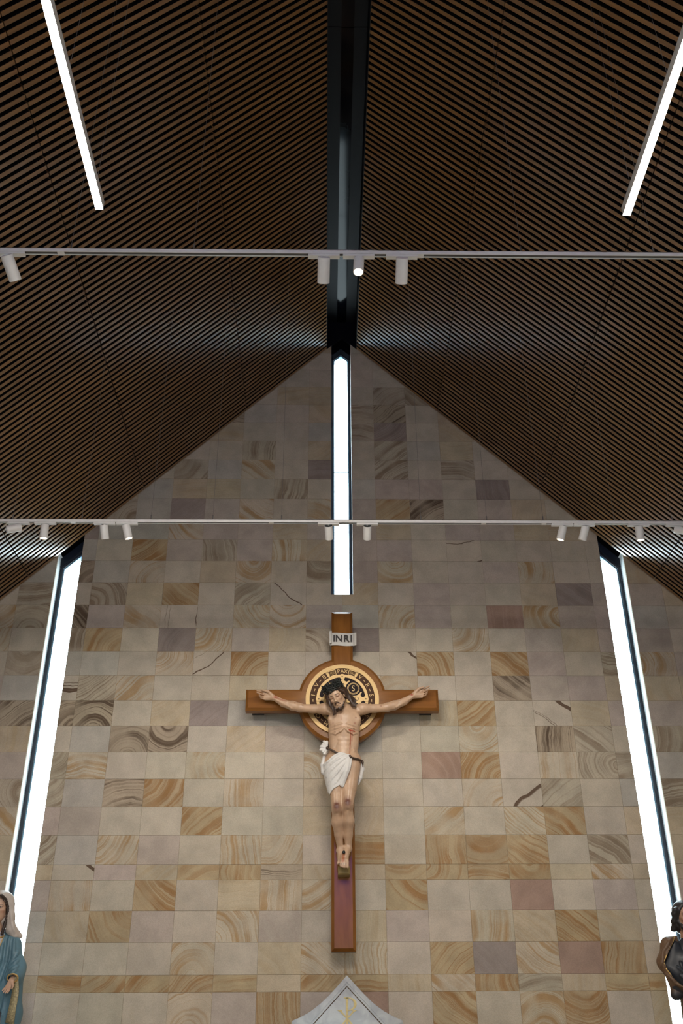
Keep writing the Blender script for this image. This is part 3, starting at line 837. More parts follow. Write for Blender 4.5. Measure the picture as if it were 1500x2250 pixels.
# the medal's cross: one outline, four arms with forked, flared ends
g = MB(); P = []; re_ = 0.232
half = [(0.041, 0.041), (0.10, 0.041), (0.165, 0.045), (re_-0.048, 0.054), (re_-0.018, 0.086), (re_-0.004, 0.084), (re_-0.022, 0.052), (re_-0.010, 0.028), (re_+0.020, 0.020)]
for q in range(4):
    ca, sa = math.cos(q*math.pi/2), math.sin(q*math.pi/2)
    for a, b in [(a, -b) for a, b in half[1:]]+list(reversed(half)): P.append((CX+a*sa+b*ca, CZ+a*ca-b*sa))
if area2(P) < 0: P.reverse()
g.prism(P, YM-0.013, YM-0.0062)
g.build('medal_cross', M['gold'], med, recalc=True)
for q in range(4):
    cx, cz = CX+0.272*math.sin(q*math.pi/2), CZ+0.272*math.cos(q*math.pi/2)
    MB().ring(cx, cz, 0.009, 0.033, YM-0.019, YM-0.006, n=24).build('boss', M['gold'], med)
    MB().ring(cx, cz, 0.0004, 0.0095, YM-0.017, YM-0.006, n=16).build('screw', M['engraved'], med)
def letter(ch, x, z, rot, size, material, y, depth=0.002, name='letter', sx=1.0):
    me = text_mesh(ch, size, depth, material, name)
    # text lies in XY facing +Z: stand it up facing -Y, then turn it about the wall's normal
    Rm = Matrix.Translation((x, y, z))@Matrix.Rotation(rot, 4, 'Y')@Matrix.Rotation(math.pi/2, 4, 'X')@Matrix.Diagonal((sx, 1, 1, 1))
    return put(name, me, med, Rm)
RM = 0.339
for i, ch in enumerate('VRSNSMVSMQLIVB'):
    w = math.radians(38+(360-76)*i/13.0)
    letter(ch, CX+RM*math.sin(w), CZ+RM*math.cos(w), w, 0.070, M['gold'], YM-0.009)
    if i < 13:
        w += math.radians(11.0)
        dd = MB()
        for k in (-1, 0, 1):
            dd.ring(CX+RM*math.sin(w+k*0.030), CZ+RM*math.cos(w+k*0.030), 0.0003, 0.0048, YM-0.010, YM-0.006, n=8)
        dd.build('dots', M['gold'], med)
for i, ch in enumerate('PAX'):
    w = math.radians((-7.2, 0, 7.2)[i]); letter(ch, CX+(RM+0.002)*math.sin(w), CZ+(RM+0.002)*math.cos(w), w, 0.066, M['gold'], YM-0.009)
for s in (-1, 1):     # panels with palm leaves either side of PAX
    a = MB()
    a0, a1 = math.radians(12.5), math.radians(31.5)
    if s < 0: a0, a1 = -a1, -a0
    a.ring(CX, CZ, 0.366, 0.379, YM-0.011, YM-0.006, a0, a1, 14); a.ring(CX, CZ, 0.299, 0.310, YM-0.011, YM-0.006, a0, a1, 14)
    e0, e1 = (a0, a0+math.radians(1.1)) if s > 0 else (a1-math.radians(1.1), a1)
    a.ring(CX, CZ, 0.305, 0.372, YM-0.011, YM-0.006, e0, e1, 3)
    e0, e1 = (a1-math.radians(4.5), a1) if s > 0 else (a0, a0+math.radians(4.5))
    a.ring(CX, CZ, 0.305, 0.372, YM-0.011, YM-0.006, e0, e1, 4)
    for k in range(5):
        w = s*math.radians(15.5+2.4*k)
        for q in (-1, 1):
            p0 = Vector((CX+RM*math.sin(w+s*0.022), YM-0.009, CZ+RM*math.cos(w+s*0.022)))
            p1 = Vector((CX+(RM+q*0.018)*math.sin(w), YM-0.009, CZ+(RM+q*0.018)*math.cos(w)))
            a.tube([p0, p1], 0.0028, 5)
    a.build('palm_panel', M['gold'], med)
for ch, dx, dz in (('C', -1, 1), ('S', 1, 1), ('P', -1, -1), ('B', 1, -1)):
    x, z = CX+dx*0.128, CZ+dz*0.128
    r = MB().ring(x, z, 0.066, 0.071, YM-0.012, YM-0.006, n=40).ring(x, z, 0.056, 0.060, YM-0.012, YM-0.006, n=40)
    r.build('letter_ring', M['gold'], med)
    letter(ch, x, z, 0, 0.100, M['gold'], YM-0.009, sx=0.9)
for ch, x, z in (('C', 0, .165), ('S', 0, .085), ('S', 0, 0), ('M', 0, -.085), ('L', 0, -.165), ('N', -.165, 0), ('D', -.085, 0), ('M', .085, 0), ('D', .165, 0)):
    letter(ch, CX+x, CZ+z, 0, 0.075, M['engraved'], YM-0.0132, depth=0.0012)

# scroll over the head
sc = MB(); n = 22; v = []; f = []
SX0, SX1, SZ0, SZ1 = 0.045, 0.338, 6.125, 6.285
pts = []
for k in range(7):       # left curl, rolled forward and up
    w = math.pi*1.55*(1-k/6.0); pts.append((SX0-0.020*math.sin(w)*0.9, FR-0.012-0.020*(1-math.cos(w)), 0.018*(1-k/6)))
for k in range(1, n):
    t = k/n; pts.append((SX0+(SX1-SX0)*t, FR-0.012-0.010*math.sin(t*math.pi*2), -0.004*math.sin(t*math.pi)))
for k in range(7):
    w = math.pi*1.55*(k/6.0); pts.append((SX1+0.020*math.sin(w)*0.9, FR-0.012-0.020*(1-math.cos(w)), -0.022*(k/6)))
for off in (0, 0.006):
    for x, y, dz in pts: v += [(x, y+off, SZ0+dz), (x, y+off, SZ1+dz)]
m = len(pts)
for i in range(m-1):
    a = 2*i; f += [(a, a+2, a+3, a+1), (2*m+a, 2*m+a+1, 2*m+a+3, 2*m+a+2), (a, 2*m+a, 2*m+a+2, a+2), (a+1, a+3, 2*m+a+3, 2*m+a+1)]
f += [(0, 1, 2*m+1, 2*m), (2*m-2, 4*m-2, 4*m-1, 2*m-1)]
scroll = sc.add(v, f).build('scroll', M['parchment'], cruc, True, recalc=True)
scroll.data.set_sharp_from_angle(angle=math.radians(40))
for ch, x in (('I', -.100), ('N', -.043), ('R', .046), ('I', .104)):
    me = text_mesh(ch, 0.120, 0.004, M['ink'], bold=0.0028)
    put('letter', me, scroll, Matrix.Translation((0.188+x, FR-0.026, 6.205))@Matrix.Rotation(math.pi/2, 4, 'X')@Matrix.Diagonal((0.92, 1, 1, 1)))

# foot rest
MB().cbox((0.127, 10.715, 3.500), (0.250, FR+0.001, 3.585), 0.012).build('foot_rest', M['olive'], cruc)

# --- the carved figure
BODY=[["e",0.206,10.73,5.153,0.166,0.11,0.2,0.01],["c",0.093,10.73,5.148,0.058,0.088,10.73,4.861,0.052,0.05],["c",0.309,10.73,5.148,0.058,0.301,10.73,4.861,0.052,0.05],
["e",0.195,10.73,5.016,0.158,0.104,0.15,0.05],["e",0.194,10.74,4.874,0.145,0.09,0.14,0.05],["e",0.183,10.73,4.717,0.195,0.112,0.13,0.05],
["e",0.108,10.672,5.155,0.085,0.022,0.06,0.06],["e",0.292,10.672,5.155,0.085,0.022,0.06,0.06],["e",0.193,10.665,4.826,0.07,0.03,0.09,0.03],
["e",0.16,10.652,4.919,0.03,0.016,0.024,0.014],["e",0.16,10.652,4.868,0.03,0.016,0.024,0.014],["e",0.16,10.652,4.811,0.03,0.016,0.024,0.014],
["c",0.082,10.66,4.788,0.014,0.142,10.64,4.691,0.01,0.02],["e",0.226,10.652,4.919,0.03,0.016,0.024,0.014],["e",0.226,10.652,4.868,0.03,0.016,0.024,0.014],
["e",0.225,10.652,4.811,0.03,0.016,0.024,0.014],["c",0.303,10.66,4.788,0.014,0.242,10.64,4.691,0.01,0.02],["c",0.168,10.618,5.09,0.0048,0.102,10.63,5.073,0.0048,0.016],
["c",0.102,10.63,5.073,0.0048,0.047,10.682,5.064,0.004,0.016],["c",0.229,10.618,5.09,0.0048,0.295,10.63,5.073,0.0048,0.016],["c",0.295,10.63,5.073,0.0048,0.352,10.682,5.064,0.004,0.016],
["c",0.168,10.618,5.053,0.0048,0.102,10.63,5.036,0.0048,0.016],["c",0.102,10.63,5.036,0.0048,0.047,10.682,5.027,0.004,0.016],["c",0.229,10.618,5.053,0.0048,0.295,10.63,5.036,0.0048,0.016],
["c",0.295,10.63,5.036,0.0048,0.352,10.682,5.027,0.004,0.016],["c",0.168,10.618,5.017,0.0048,0.102,10.63,5.0,0.0048,0.016],["c",0.102,10.63,5.0,0.0048,0.047,10.682,4.991,0.004,0.016],
["c",0.229,10.618,5.017,0.0048,0.294,10.63,5.0,0.0048,0.016],["c",0.294,10.63,5.0,0.0048,0.352,10.682,4.991,0.004,0.016],["c",0.198,10.616,5.042,0.006,0.153,10.62,4.997,0.0065,0.016],
["c",0.153,10.62,4.997,0.0065,0.097,10.638,4.972,0.0065,0.016],["c",0.097,10.638,4.972,0.0065,0.052,10.68,5.0,0.005,0.016],["c",0.198,10.616,5.042,0.006,0.244,10.62,4.997,0.0065,0.016],
["c",0.244,10.62,4.997,0.0065,0.299,10.638,4.972,0.0065,0.016],["c",0.299,10.638,4.972,0.0065,0.347,10.68,5.0,0.005,0.016],["e",-0.02,10.73,5.297,0.075,0.068,0.062,0.04],
["e",0.414,10.73,5.297,0.075,0.068,0.062,0.04],["c",0.181,10.74,5.273,0.07,-0.01,10.73,5.286,0.05,0.04],["c",0.181,10.74,5.273,0.07,0.403,10.73,5.286,0.05,0.04],
["c",0.22,10.645,5.199,0.011,0.365,10.685,5.249,0.011,0.02],["c",0.144,10.645,5.193,0.011,0.016,10.685,5.244,0.011,0.02],["c",0.181,10.73,5.27,0.064,0.155,10.685,5.356,0.06,0.03],
["c",0.253,10.69,5.31,0.016,0.205,10.635,5.195,0.012,0.02],["c",-0.015,10.73,5.291,0.052,-0.15,10.745,5.297,0.046,0.03],["c",-0.15,10.745,5.297,0.046,-0.295,10.76,5.312,0.045,0.02],
["c",-0.311,10.76,5.323,0.05,-0.384,10.77,5.343,0.052,0.03],["c",-0.384,10.77,5.343,0.052,-0.495,10.785,5.38,0.04,0.02],["c",-0.495,10.785,5.38,0.04,-0.601,10.8,5.445,0.028,0.02],
["c",-0.088,10.72,5.315,0.022,-0.254,10.74,5.327,0.018,0.02],["c",0.409,10.73,5.292,0.052,0.544,10.745,5.302,0.046,0.03],["c",0.544,10.745,5.302,0.046,0.69,10.76,5.318,0.044,0.02],
["c",0.701,10.76,5.329,0.049,0.775,10.77,5.349,0.051,0.03],["c",0.775,10.77,5.349,0.051,0.887,10.785,5.397,0.04,0.02],["c",0.887,10.785,5.397,0.04,0.996,10.8,5.474,0.028,0.02],
["c",0.481,10.72,5.315,0.022,0.648,10.74,5.327,0.018,0.02],["c",-0.399,10.73,5.356,0.0065,-0.58,10.775,5.458,0.005,0.016],["c",-0.398,10.73,5.302,0.0065,-0.579,10.775,5.42,0.005,0.016],
["c",0.794,10.73,5.362,0.0065,0.979,10.775,5.481,0.005,0.016],["c",0.792,10.73,5.313,0.0065,0.977,10.775,5.443,0.005,0.016],["c",-0.612,10.8,5.451,0.027,-0.709,10.815,5.505,0.02,0.015],
["c",-0.612,10.8,5.445,0.026,-0.707,10.815,5.462,0.02,0.015],["c",-0.622,10.805,5.442,0.02,-0.701,10.815,5.44,0.017,0.012],["c",-0.623,10.79,5.474,0.021,-0.676,10.78,5.52,0.017,0.012],
["c",-0.676,10.78,5.52,0.014,-0.738,10.77,5.53,0.01,0.006],["c",-0.725,10.81,5.52,0.0115,-0.764,10.775,5.521,0.0105,0.006],["c",-0.764,10.775,5.521,0.0105,-0.797,10.755,5.519,0.008,0.004],
["c",-0.731,10.81,5.493,0.0115,-0.774,10.775,5.494,0.0105,0.006],["c",-0.774,10.775,5.494,0.0105,-0.796,10.755,5.495,0.008,0.004],["c",-0.728,10.81,5.465,0.011,-0.768,10.775,5.464,0.01,0.006],
["c",-0.768,10.775,5.464,0.01,-0.769,10.755,5.47,0.0075,0.004],["c",-0.716,10.81,5.438,0.009999999999999998,-0.754,10.775,5.439,0.009,0.006],["c",-0.754,10.775,5.439,0.009,-0.755,10.755,5.446,0.006499999999999999,0.004],
["c",1.002,10.8,5.479,0.027,1.106,10.815,5.545,0.02,0.015],["c",1.001,10.8,5.474,0.026,1.109,10.815,5.495,0.02,0.015],["c",1.012,10.805,5.464,0.02,1.097,10.815,5.468,0.017,0.012],
["c",1.018,10.79,5.508,0.021,1.066,10.78,5.554,0.017,0.012],["c",1.066,10.78,5.554,0.014,1.119,10.77,5.57,0.01,0.006],["c",1.116,10.81,5.554,0.0115,1.15,10.775,5.561,0.0105,0.006],
["c",1.15,10.775,5.561,0.0105,1.186,10.755,5.575,0.008,0.004],["c",1.123,10.81,5.527,0.0115,1.16,10.775,5.533,0.0105,0.006],["c",1.16,10.775,5.533,0.0105,1.187,10.755,5.545,0.008,0.004],
["c",1.119,10.81,5.499,0.011,1.155,10.775,5.5,0.01,0.006],["c",1.155,10.775,5.5,0.01,1.159,10.755,5.509,0.0075,0.004],["c",1.107,10.81,5.472,0.009999999999999998,1.141,10.775,5.47,0.009,0.006],
["c",1.141,10.775,5.47,0.009,1.147,10.755,5.479,0.006499999999999999,0.004],["c",0.072,10.72,4.639,0.105,0.111,10.67,4.367,0.075,0.05],["c",0.111,10.67,4.367,0.075,0.115,10.61,4.168,0.058,0.03],
["c",0.278,10.72,4.654,0.108,0.249,10.66,4.389,0.078,0.05],["c",0.249,10.66,4.389,0.078,0.232,10.595,4.198,0.06,0.03],["e",0.115,10.59,4.144,0.05,0.045,0.055,0.02],
["e",0.231,10.575,4.178,0.052,0.046,0.055,0.02],["e",0.115,10.565,4.147,0.034,0.026,0.042,0.012],["e",0.231,10.55,4.177,0.034,0.026,0.042,0.012],
["c",0.115,10.62,4.122,0.052,0.118,10.665,4.024,0.056,0.03],["c",0.118,10.665,4.024,0.056,0.135,10.72,3.899,0.044,0.03],["c",0.135,10.72,3.899,0.044,0.155,10.76,3.762,0.033,0.02],
["c",0.232,10.61,4.149,0.053,0.239,10.655,4.031,0.058,0.03],["c",0.239,10.655,4.031,0.058,0.237,10.71,3.901,0.045,0.03],["c",0.237,10.71,3.901,0.045,0.236,10.745,3.773,0.034,0.02],
["c",0.115,10.585,4.081,0.012,0.149,10.73,3.793,0.01,0.012],["c",0.231,10.57,4.11,0.012,0.226,10.715,3.8,0.01,0.012],["e",0.123,10.76,3.748,0.018,0.022,0.022,0.012],
["e",0.26,10.745,3.759,0.018,0.022,0.022,0.012],["e",0.193,10.73,3.775,0.02,0.022,0.022,0.012],["c",0.154,10.75,3.756,0.036,0.148,10.695,3.648,0.03,0.02],
["c",0.149,10.7,3.658,0.018,0.126,10.665,3.601,0.013,0.01],["c",0.231,10.73,3.761,0.038,0.196,10.665,3.661,0.036,0.02],["c",0.205,10.675,3.681,0.028,0.216,10.65,3.598,0.022,0.02],
["c",0.182,10.675,3.681,0.028,0.164,10.655,3.609,0.018,0.02],["c",0.169,10.655,3.636,0.014,0.15,10.63,3.588,0.0115,0.008],["c",0.15,10.63,3.588,0.010499999999999999,0.15,10.625,3.569,0.0085,0.004],
["c",0.181,10.655,3.636,0.014,0.166,10.63,3.579,0.012,0.008],["c",0.166,10.63,3.579,0.011,0.166,10.625,3.56,0.009000000000000001,0.004],["c",0.192,10.655,3.636,0.014,0.183,10.63,3.574,0.0125,0.008],
["c",0.183,10.63,3.574,0.0115,0.183,10.625,3.555,0.009500000000000001,0.004],["c",0.204,10.655,3.636,0.014,0.199,10.63,3.574,0.0125,0.008],["c",0.199,10.63,3.574,0.0115,0.199,10.625,3.555,0.009500000000000001,0.004],
["c",0.219,10.65,3.617,0.02,0.225,10.63,3.558,0.0145,0.01]]
h = 0.0052
sk = Sculpt((-0.84, 10.48, 3.50), (1.20, 10.90, 5.66), h)
sk.rows(BODY)
# head frame: x to the picture's right, y out of the face, z to the crown
HC = np.array((0.108, 10.600, 5.391)); HS = 0.285
Fw = np.array((-0.20, -0.90, -0.36)); Fw /= np.linalg.norm(Fw)
Up = np.array((-0.36, -0.16, 0.92)); Up -= Fw*(Up@Fw); Up /= np.linalg.norm(Up)
Rt = np.cross(Up, -Fw); Rt = np.cross(Fw, Up) if Rt[0] < 0 and False else Rt
if Rt[0] < 0: Rt = -Rt
HR = np.stack([Rt, Fw, Up])
hp = lambda x, y, z: HC+HS*(x*Rt+y*Fw+z*Up)
def head(s, hp, HS, HR, soft=False):
    E = lambda p, r, kk=0.02, op=0: s.ell(hp(*p), np.array(r)*HS, kk, op, HR)
    Cn = lambda a, b, ra, rb, kk=0.012, op=0: s.cone(hp(*a), hp(*b), ra*HS, rb*HS, kk, op)
    E((0, -.10, .14), (.325, .40, .36), .02)
    E((0, .07, -.14), (.25, .27, .33), .04)
    jw = .80 if soft else 1.0
    E((0, .15, -.37), (.145*jw, .14, .12), .03)
    Cn((-.20*jw, .00, -.24), (-.06, .20, -.40), .09*jw, .08*jw, .03); Cn((.20*jw, .00, -.24), (.06, .20, -.40), .09*jw, .08*jw, .03)
    for q in (-1, 1):
        E((q*.125, .375, -.005), (.080, .045 if soft else .060, .045), .015, 1)
        E((q*.120, .300, -.012), (.062, .045, .036), .006)
        Cn((q*.06, .335, .055), (q*.19, .285, .050), .026, .022, .012)
        E((q*.165, .235, -.105), (.075, .075, .060), .02)
        E((q*.335, -.02, -.04), (.032, .075, .105), .012)
        E((q*.042, .375, -.175), (.036, .042, .030), .010)
        Cn((q*.02, .345, -.262), (q*.085, .315, -.285), .020, .012, .008)
        Cn((0, .340, -.315), (q*.07, .312, -.305), .024, .014, .008)
    Cn((0, .318, .06), (0, .375 if soft else .385, -.150), .026 if soft else .030, .034 if soft else .046, .014)
    E((0, .385 if soft else .395, -.160), (.034, .042, .030) if soft else (.045, .050, .038), .010)
head(sk, hp, HS, HR)
sk.cone(hp(0, -.05, -.30), (0.172, 10.71, 5.32), 0.062, 0.064, 0.03)
flesh, deep, pale, blood, bruise = (.475, .315, .205), (.33, .165, .095), (.55, .395, .285), (.30, .035, .012), (.12, .045, .035)
def paint(V0):
    V = V0.copy(); V[:, 1] = 10.62      # body marks are laid on from the front
    c = np.tile(np.array(flesh), (len(V), 1))
    n = np.sin(V[:, 0]*31+1.3)*np.sin(V[:, 2]*27)*np.sin(V[:, 1]*33)
    c *= (1+0.05*n)[:, None]
    for p in ((0.111, 10.62, 4.165), (0.228, 10.62, 4.203)):       # battered knees
        blot(c, V, p, (.062, .07, .085), (.20, .09, .06), .9, .7); blot(c, V, p, (.035, .05, .045), bruise, .9, .6)
    stroke(c, V, (0.255, 10.62, 5.012), (0.312, 10.62, 5.004), .011, blood, 1, .4)
    stroke(c, V, (0.272, 10.62, 5.00), (0.264, 10.62, 4.86), .010, (.30, .06, .02), .9, .7); stroke(c, V, (0.264, 10.62, 4.87), (0.252, 10.62, 4.70), .011, (.34, .11, .05), .7, .8)
    stroke(c, V, (0.290, 10.62, 5.00), (0.284, 10.62, 4.90), .006, blood, .7, .7)
    blot(c, V, (-0.585, 10.62, 5.445), (.035, .06, .018), blood, .9, .7); stroke(c, V, (-0.58, 10.62, 5.44), (-0.46, 10.62, 5.385), .012, (.28, .09, .05), .7, .7)
    blot(c, V, (0.978, 10.62, 5.475), (.025, .06, .020), blood, .9, .7)
    blot(c, V, (0.186, 10.62, 3.705), (.022, .07, .028), (.05, .02, .015), 1, .4); stroke(c, V, (0.184, 10.62, 3.69), (0.176, 10.62, 3.62), .022, (.36, .10, .03), .85, .6)
    for p in ((-0.36, 10.62, 5.36), (-0.27, 10.62, 5.33), (0.62, 10.62, 5.32), (0.33, 10.62, 5.16), (0.31, 10.62, 5.03)): blot(c, V, p, (.014, .04, .012), (.22, .09, .05), .8, .7)
    blot(c, V, (0.318, 10.63, 5.095), (.018, .05, .018), (.30, .12, .07), .8, .6); blot(c, V, (0.075, 10.63, 5.095), (.016, .05, .016), (.34, .17, .11), .6, .6)
    stroke(c, V, (0.16, 10.62, 5.20), (0.165, 10.62, 5.13), .006, (.30, .10, .05), .8, .6)
    for x in (0.140, 0.162, 0.184, 0.206): blot(c, V, (x, 10.63, 3.588), (.009, .03, .016), (.12, .08, .09), .7, .7)
    # face
    V = V0
    L = ((V-HC)@HR.T)/HS
    def fb(p, r, col, w, soft=.6): blot(c, L, p, r, col, w, soft)
    fb((0, .16, -.46), (.30, .30, .15), (.10, .055, .035), .85, .7)
    for q in (-1, 1):
        stroke(c, L, (q*.055, .36, .070), (q*.20, .28, .075), .030, (.06, .03, .02), .95, .5)       # brows
        fb((q*.12, .34, -.005), (.10, .08, .05), (.22, .10, .06), .75); stroke(c, L, (q*.06, .34, -.030), (q*.18, .31, -.028), .016, (.04, .02, .015), .9, .5)
        fb((q*.17, .25, -.14), (.09, .10, .07), (.44, .20, .13), .5)
        fb((q*.045, .38, -.20), (.03, .04, .015), (.12, .05, .03), .7)
    stroke(c, L, (-.075, .33, -.285), (.075, .33, -.285), .022, (.25, .07, .05), .9, .5)
    fb((.19, .24, .02), (.03, .06, .03), (.25, .06, .04), .8); fb((-.02, .36, .22), (.10, .1, .08), pale, .5)
    fb((.16, .22, -.11), (.035, .06, .03), (.25, .08, .06), .8)
    fb((.08, .30, .25), (.025, .06, .04), (.28, .06, .04), .7)
    return np.clip(c, 0, 1)
fig = put('figure', sk.mesh('figure', M['skin'], paint), cruc)

# hair, beard
hs = Sculpt((-0.06, 10.44, 5.06), (0.34, 10.86, 5.62), 0.005)
E = lambda p, r, kk=0.02, op=0: hs.ell(hp(*p), np.array(r)*HS, kk, op, HR)
E((0, -.13, .13), (.375, .42, .375)); E((0, -.25, -.10), (.34, .25, .36), .04)
E((0, .40, -.06), (.262, .42, .37), .03, 1)
E((0, .30, -.48), (.22, .40, .24), .03, 1)
rg = random.Random(3)
def wavy(P, r0, r1, n, amp, ph, kk=.006):
    P = [np.array(p, float) for p in P]; out = []
    for i in range(n):
        t = i/(n-1)*(len(P)-1); a = min(int(t), len(P)-2); u = t-a
        q = P[a]*(1-u)+P[a+1]*u
        out.append(q+np.array((math.sin(t*3.4+ph), .6*math.cos(t*3.1+ph), .3*math.sin(t*2.3+ph)))*amp)
    hs.chain(out, [r0+(r1-r0)*i/(n-1) for i in range(n)], kk)
def lock(pts, r0, r1, n=9, amp=.035, ph=0.0, kk=.006): wavy([hp(*p) for p in pts], HS*r0, HS*r1, n, HS*amp, ph, kk)
for i in range(7):      # right-hand side, falling back over the shoulder
    lock([(.25+.02*i, .18-.07*i, .22), (.37+.01*i, .0-.05*i, .02), (.41+.025*i, -.10-.03*i, -.28), (.46+.05*i, -.12, -.58-.05*i)], .062, .028, 12, .03, i*1.1)
for i in range(8):      # left-hand side, hanging down over the chest
    e = i/7.0
    wavy([hp(-.27-.02*i, .17-.06*i, .20), hp(-.36, .10-.05*i, -.08), (.018+.030*e, 10.545+.05*e, 5.335), (.045+.030*e, 10.548+.035*e, 5.275), (.068+.030*e, 10.555+.03*e, 5.222), (.088+.024*e, 10.585+.01*e, 5.172+.035*e)], .0185, .0060, 15, .008, i*1.3)
for i in range(9):      # strands combed back over the crown
    x = -.28+.07*i
    lock([(x, .24, .33-.25*abs(x)), (x*1.15, .02, .45-.20*abs(x)), (x*1.2, -.28, .42-.3*abs(x)), (x*1.1, -.50, .16)], .036, .040, 8, .012, i)
beard = [(-.255, .04, -.20), (-.215, .12, -.32), (-.13, .20, -.43), (0, .255, -.475), (.13, .20, -.43), (.215, .12, -.32), (.255, .04, -.20)]
hs.chain([hp(*p) for p in beard], [HS*r for r in (.035, .045, .058, .066, .058, .045, .035)], .012)
for i in range(7):
    x = -.12+.04*i; lock([(x, .25-.5*abs(x), -.43), (x*1.05, .27-.5*abs(x), -.51), (x*.7, .25-.3*abs(x), -.58+.25*abs(x))], .036, .015, 5, .010, i*2.)
for q in (-1, 1): hs.chain([hp(q*.018, .392, -.240), hp(q*.080, .348, -.258), hp(q*.118, .285, -.325)], [HS*.016, HS*.018, HS*.018], .006)
def hair_paint(V):
    c = np.tile(np.array((.032, .018, .012)), (len(V), 1))
    L = ((V-HC)@HR.T)/HS
    w = np.clip(0.5+0.5*np.sin(L[:, 0]*46+L[:, 2]*9+L[:, 1]*30), 0, 1)[:, None]
    c = c*(1-w*.55)+np.array((.085, .042, .024))*w*.55
    t = np.clip((L[:, 2]-.16)/.12, 0, 1)[:, None]
    return c*(1-.5*t)
put('hair', hs.mesh('hair', M['hair'], hair_paint), fig)

# crown of thorns: four twisted stems and their thorns
tc = MB()
def crown_pt(w, rr, zz): return hp(rr*.93*math.sin(w), -.10+rr*1.06*math.cos(w), zz+.06-.05*math.cos(w))
for k in range(9):
    pts = []
    for i in range(49):
        w = 2*math.pi*i/48
        rr = .405+.030*math.sin(w*5+k*1.7)-.018*(k//3); zz = .315+.045*math.sin(w*4+k*2.1)+.030*(k-3)
        pts.append(crown_pt(w, rr, zz))
    tc.tube(pts, 0.0062, 6, cap=False)
for i in range(230):
    w = rg.uniform(0, 2*math.pi); zz = .31+rg.uniform(-.08, .22); rr = .41-.25*max(0, zz-.42)
    p = crown_pt(w, rr, zz)
    dv = np.array((math.sin(w)*rg.uniform(.2, 1), math.cos(w)*rg.uniform(.2, 1), rg.uniform(-.5, 1.0))); dv += np.array((math.cos(w), -math.sin(w), 0))*rg.uniform(-1, 1)
    dv /= np.linalg.norm(dv)
    q = p+HS*rg.uniform(.06, .14)*(dv[0]*Rt+dv[1]*Fw+dv[2]*Up)
    tc.tube([p, (p+q)/2, q], [0.0065, 0.0045, 0.0008], 5)
tc.build('thorn_crown', M['thorn'], fig, True)

# loincloth: a skin over hips and thighs, cut to its hem line, with raised folds
cl = Sculpt((-0.12, 10.50, 4.26), (0.46, 10.88, 4.90), 0.0052)
cl.ell((0.183, 10.73, 4.705), (.205, .122, .14), .01)
cl.cone((0.075, 10.715, 4.64), (0.112, 10.665, 4.32), .122, .088, .06); cl.cone((0.285, 10.715, 4.66), (0.255, 10.66, 4.36), .116, .092, .06)
cl.ell((0.18, 10.665, 4.58), (.12, .095, .17), .06)
pre = cl.copy()
X, Y, Z = cl._xyz((slice(None),)*3)
front = np.clip((10.73-Y)/.06, 0, 1)
def poly(pts):
    px, pz = zip(*pts); return np.interp(X, px, pz)
# upper edge: runs from the low left hip up to the belly, then along to the cord; back part stays at the waist
top_f = poly([(-.12, 4.60), (-.038, 4.640), (.03, 4.675), (.10, 4.745), (.13, 4.762), (.20, 4.752), (.262, 4.722), (.29, 4.69), (.46, 4.68)])
top_b = poly([(-.12, 4.72), (-.03, 4.83), (.03, 4.82), (.10, 4.75), (.30, 4.72), (.46, 4.70)])
hem_f = poly([(-.12, 4.42), (.010, 4.345), (.040, 4.300), (.052, 4.325), (.085, 4.358), (.128, 4.380), (.143, 4.398), (.168, 4.368), (.192, 4.380), (.215, 4.44), (.245, 4.54), (.272, 4.64), (.290, 4.72), (.46, 4.74)])
hem_b = poly([(-.12, 4.42), (.02, 4.33), (.10, 4.42), (.25, 4.46), (.34, 4.46), (.46, 4.52)])
top = top_f*front+top_b*(1-front); hem = hem_f*front+hem_b*(1-front)
A = cl.a-0.004
A = np.maximum(A, (Z-top)*.85); A = np.maximum(A, (hem-Z)*.8)
cl.a = A.astype(np.float32)
def on(x, z, out=.0):
    """a point on the cloth's front surface"""
    i = int(round((x-cl.lo[0])/h)); k = int(round((z-cl.lo[2])/h))
    i = min(max(i, 0), len(cl.ax[0])-1); k = min(max(k, 0), len(cl.ax[2])-1)
    col = np.where(pre.a[i, :, k] < .004)[0]
    y = cl.ax[1][col[0]] if len(col) else 10.70
    return (x, y-out, z)
def fold(pts, r, out=.002, k=.014):
    P = []
    for i in range(len(pts)-1):
        for q in range(6):
            t = q/6; P.append(on(pts[i][0]+(pts[i+1][0]-pts[i][0])*t, pts[i][1]+(pts[i+1][1]-pts[i][1])*t, out))
    P.append(on(*pts[-1], out)); m = len(P)
    cl.chain(P, [r*(.35+.65*math.sin(math.pi*min(1, (i+1)/(m*.75)))) if i < m*.4 else r*(1-.5*(i-m*.4)/(m*.6)) for i in range(m)], k)
for a in ([(.262, 4.722), (.20, 4.715), (.11, 4.665), (.02, 4.60), (-.02, 4.56)], [(.262, 4.715), (.19, 4.68), (.10, 4.60), (.02, 4.52), (.0, 4.49)],
          [(.258, 4.705), (.20, 4.63), (.12, 4.53), (.05, 4.45), (.02, 4.40)], [(.256, 4.70), (.215, 4.60), (.16, 4.50), (.09, 4.40)],
          [(.254, 4.69), (.225, 4.58), (.19, 4.48), (.150, 4.40)], [(.258, 4.69), (.235, 4.57), (.205, 4.46), (.175, 4.378)],
          [(.16, 4.755), (.09, 4.715), (.03, 4.665), (-.02, 4.62)], [(.275, 4.69), (.252, 4.57), (.21, 4.45)]):
    fold(a, .0115, .001, .009)
fold([(.252, 4.69), (.228, 4.57), (.195, 4.46), (.16, 4.385)], .012, .006)
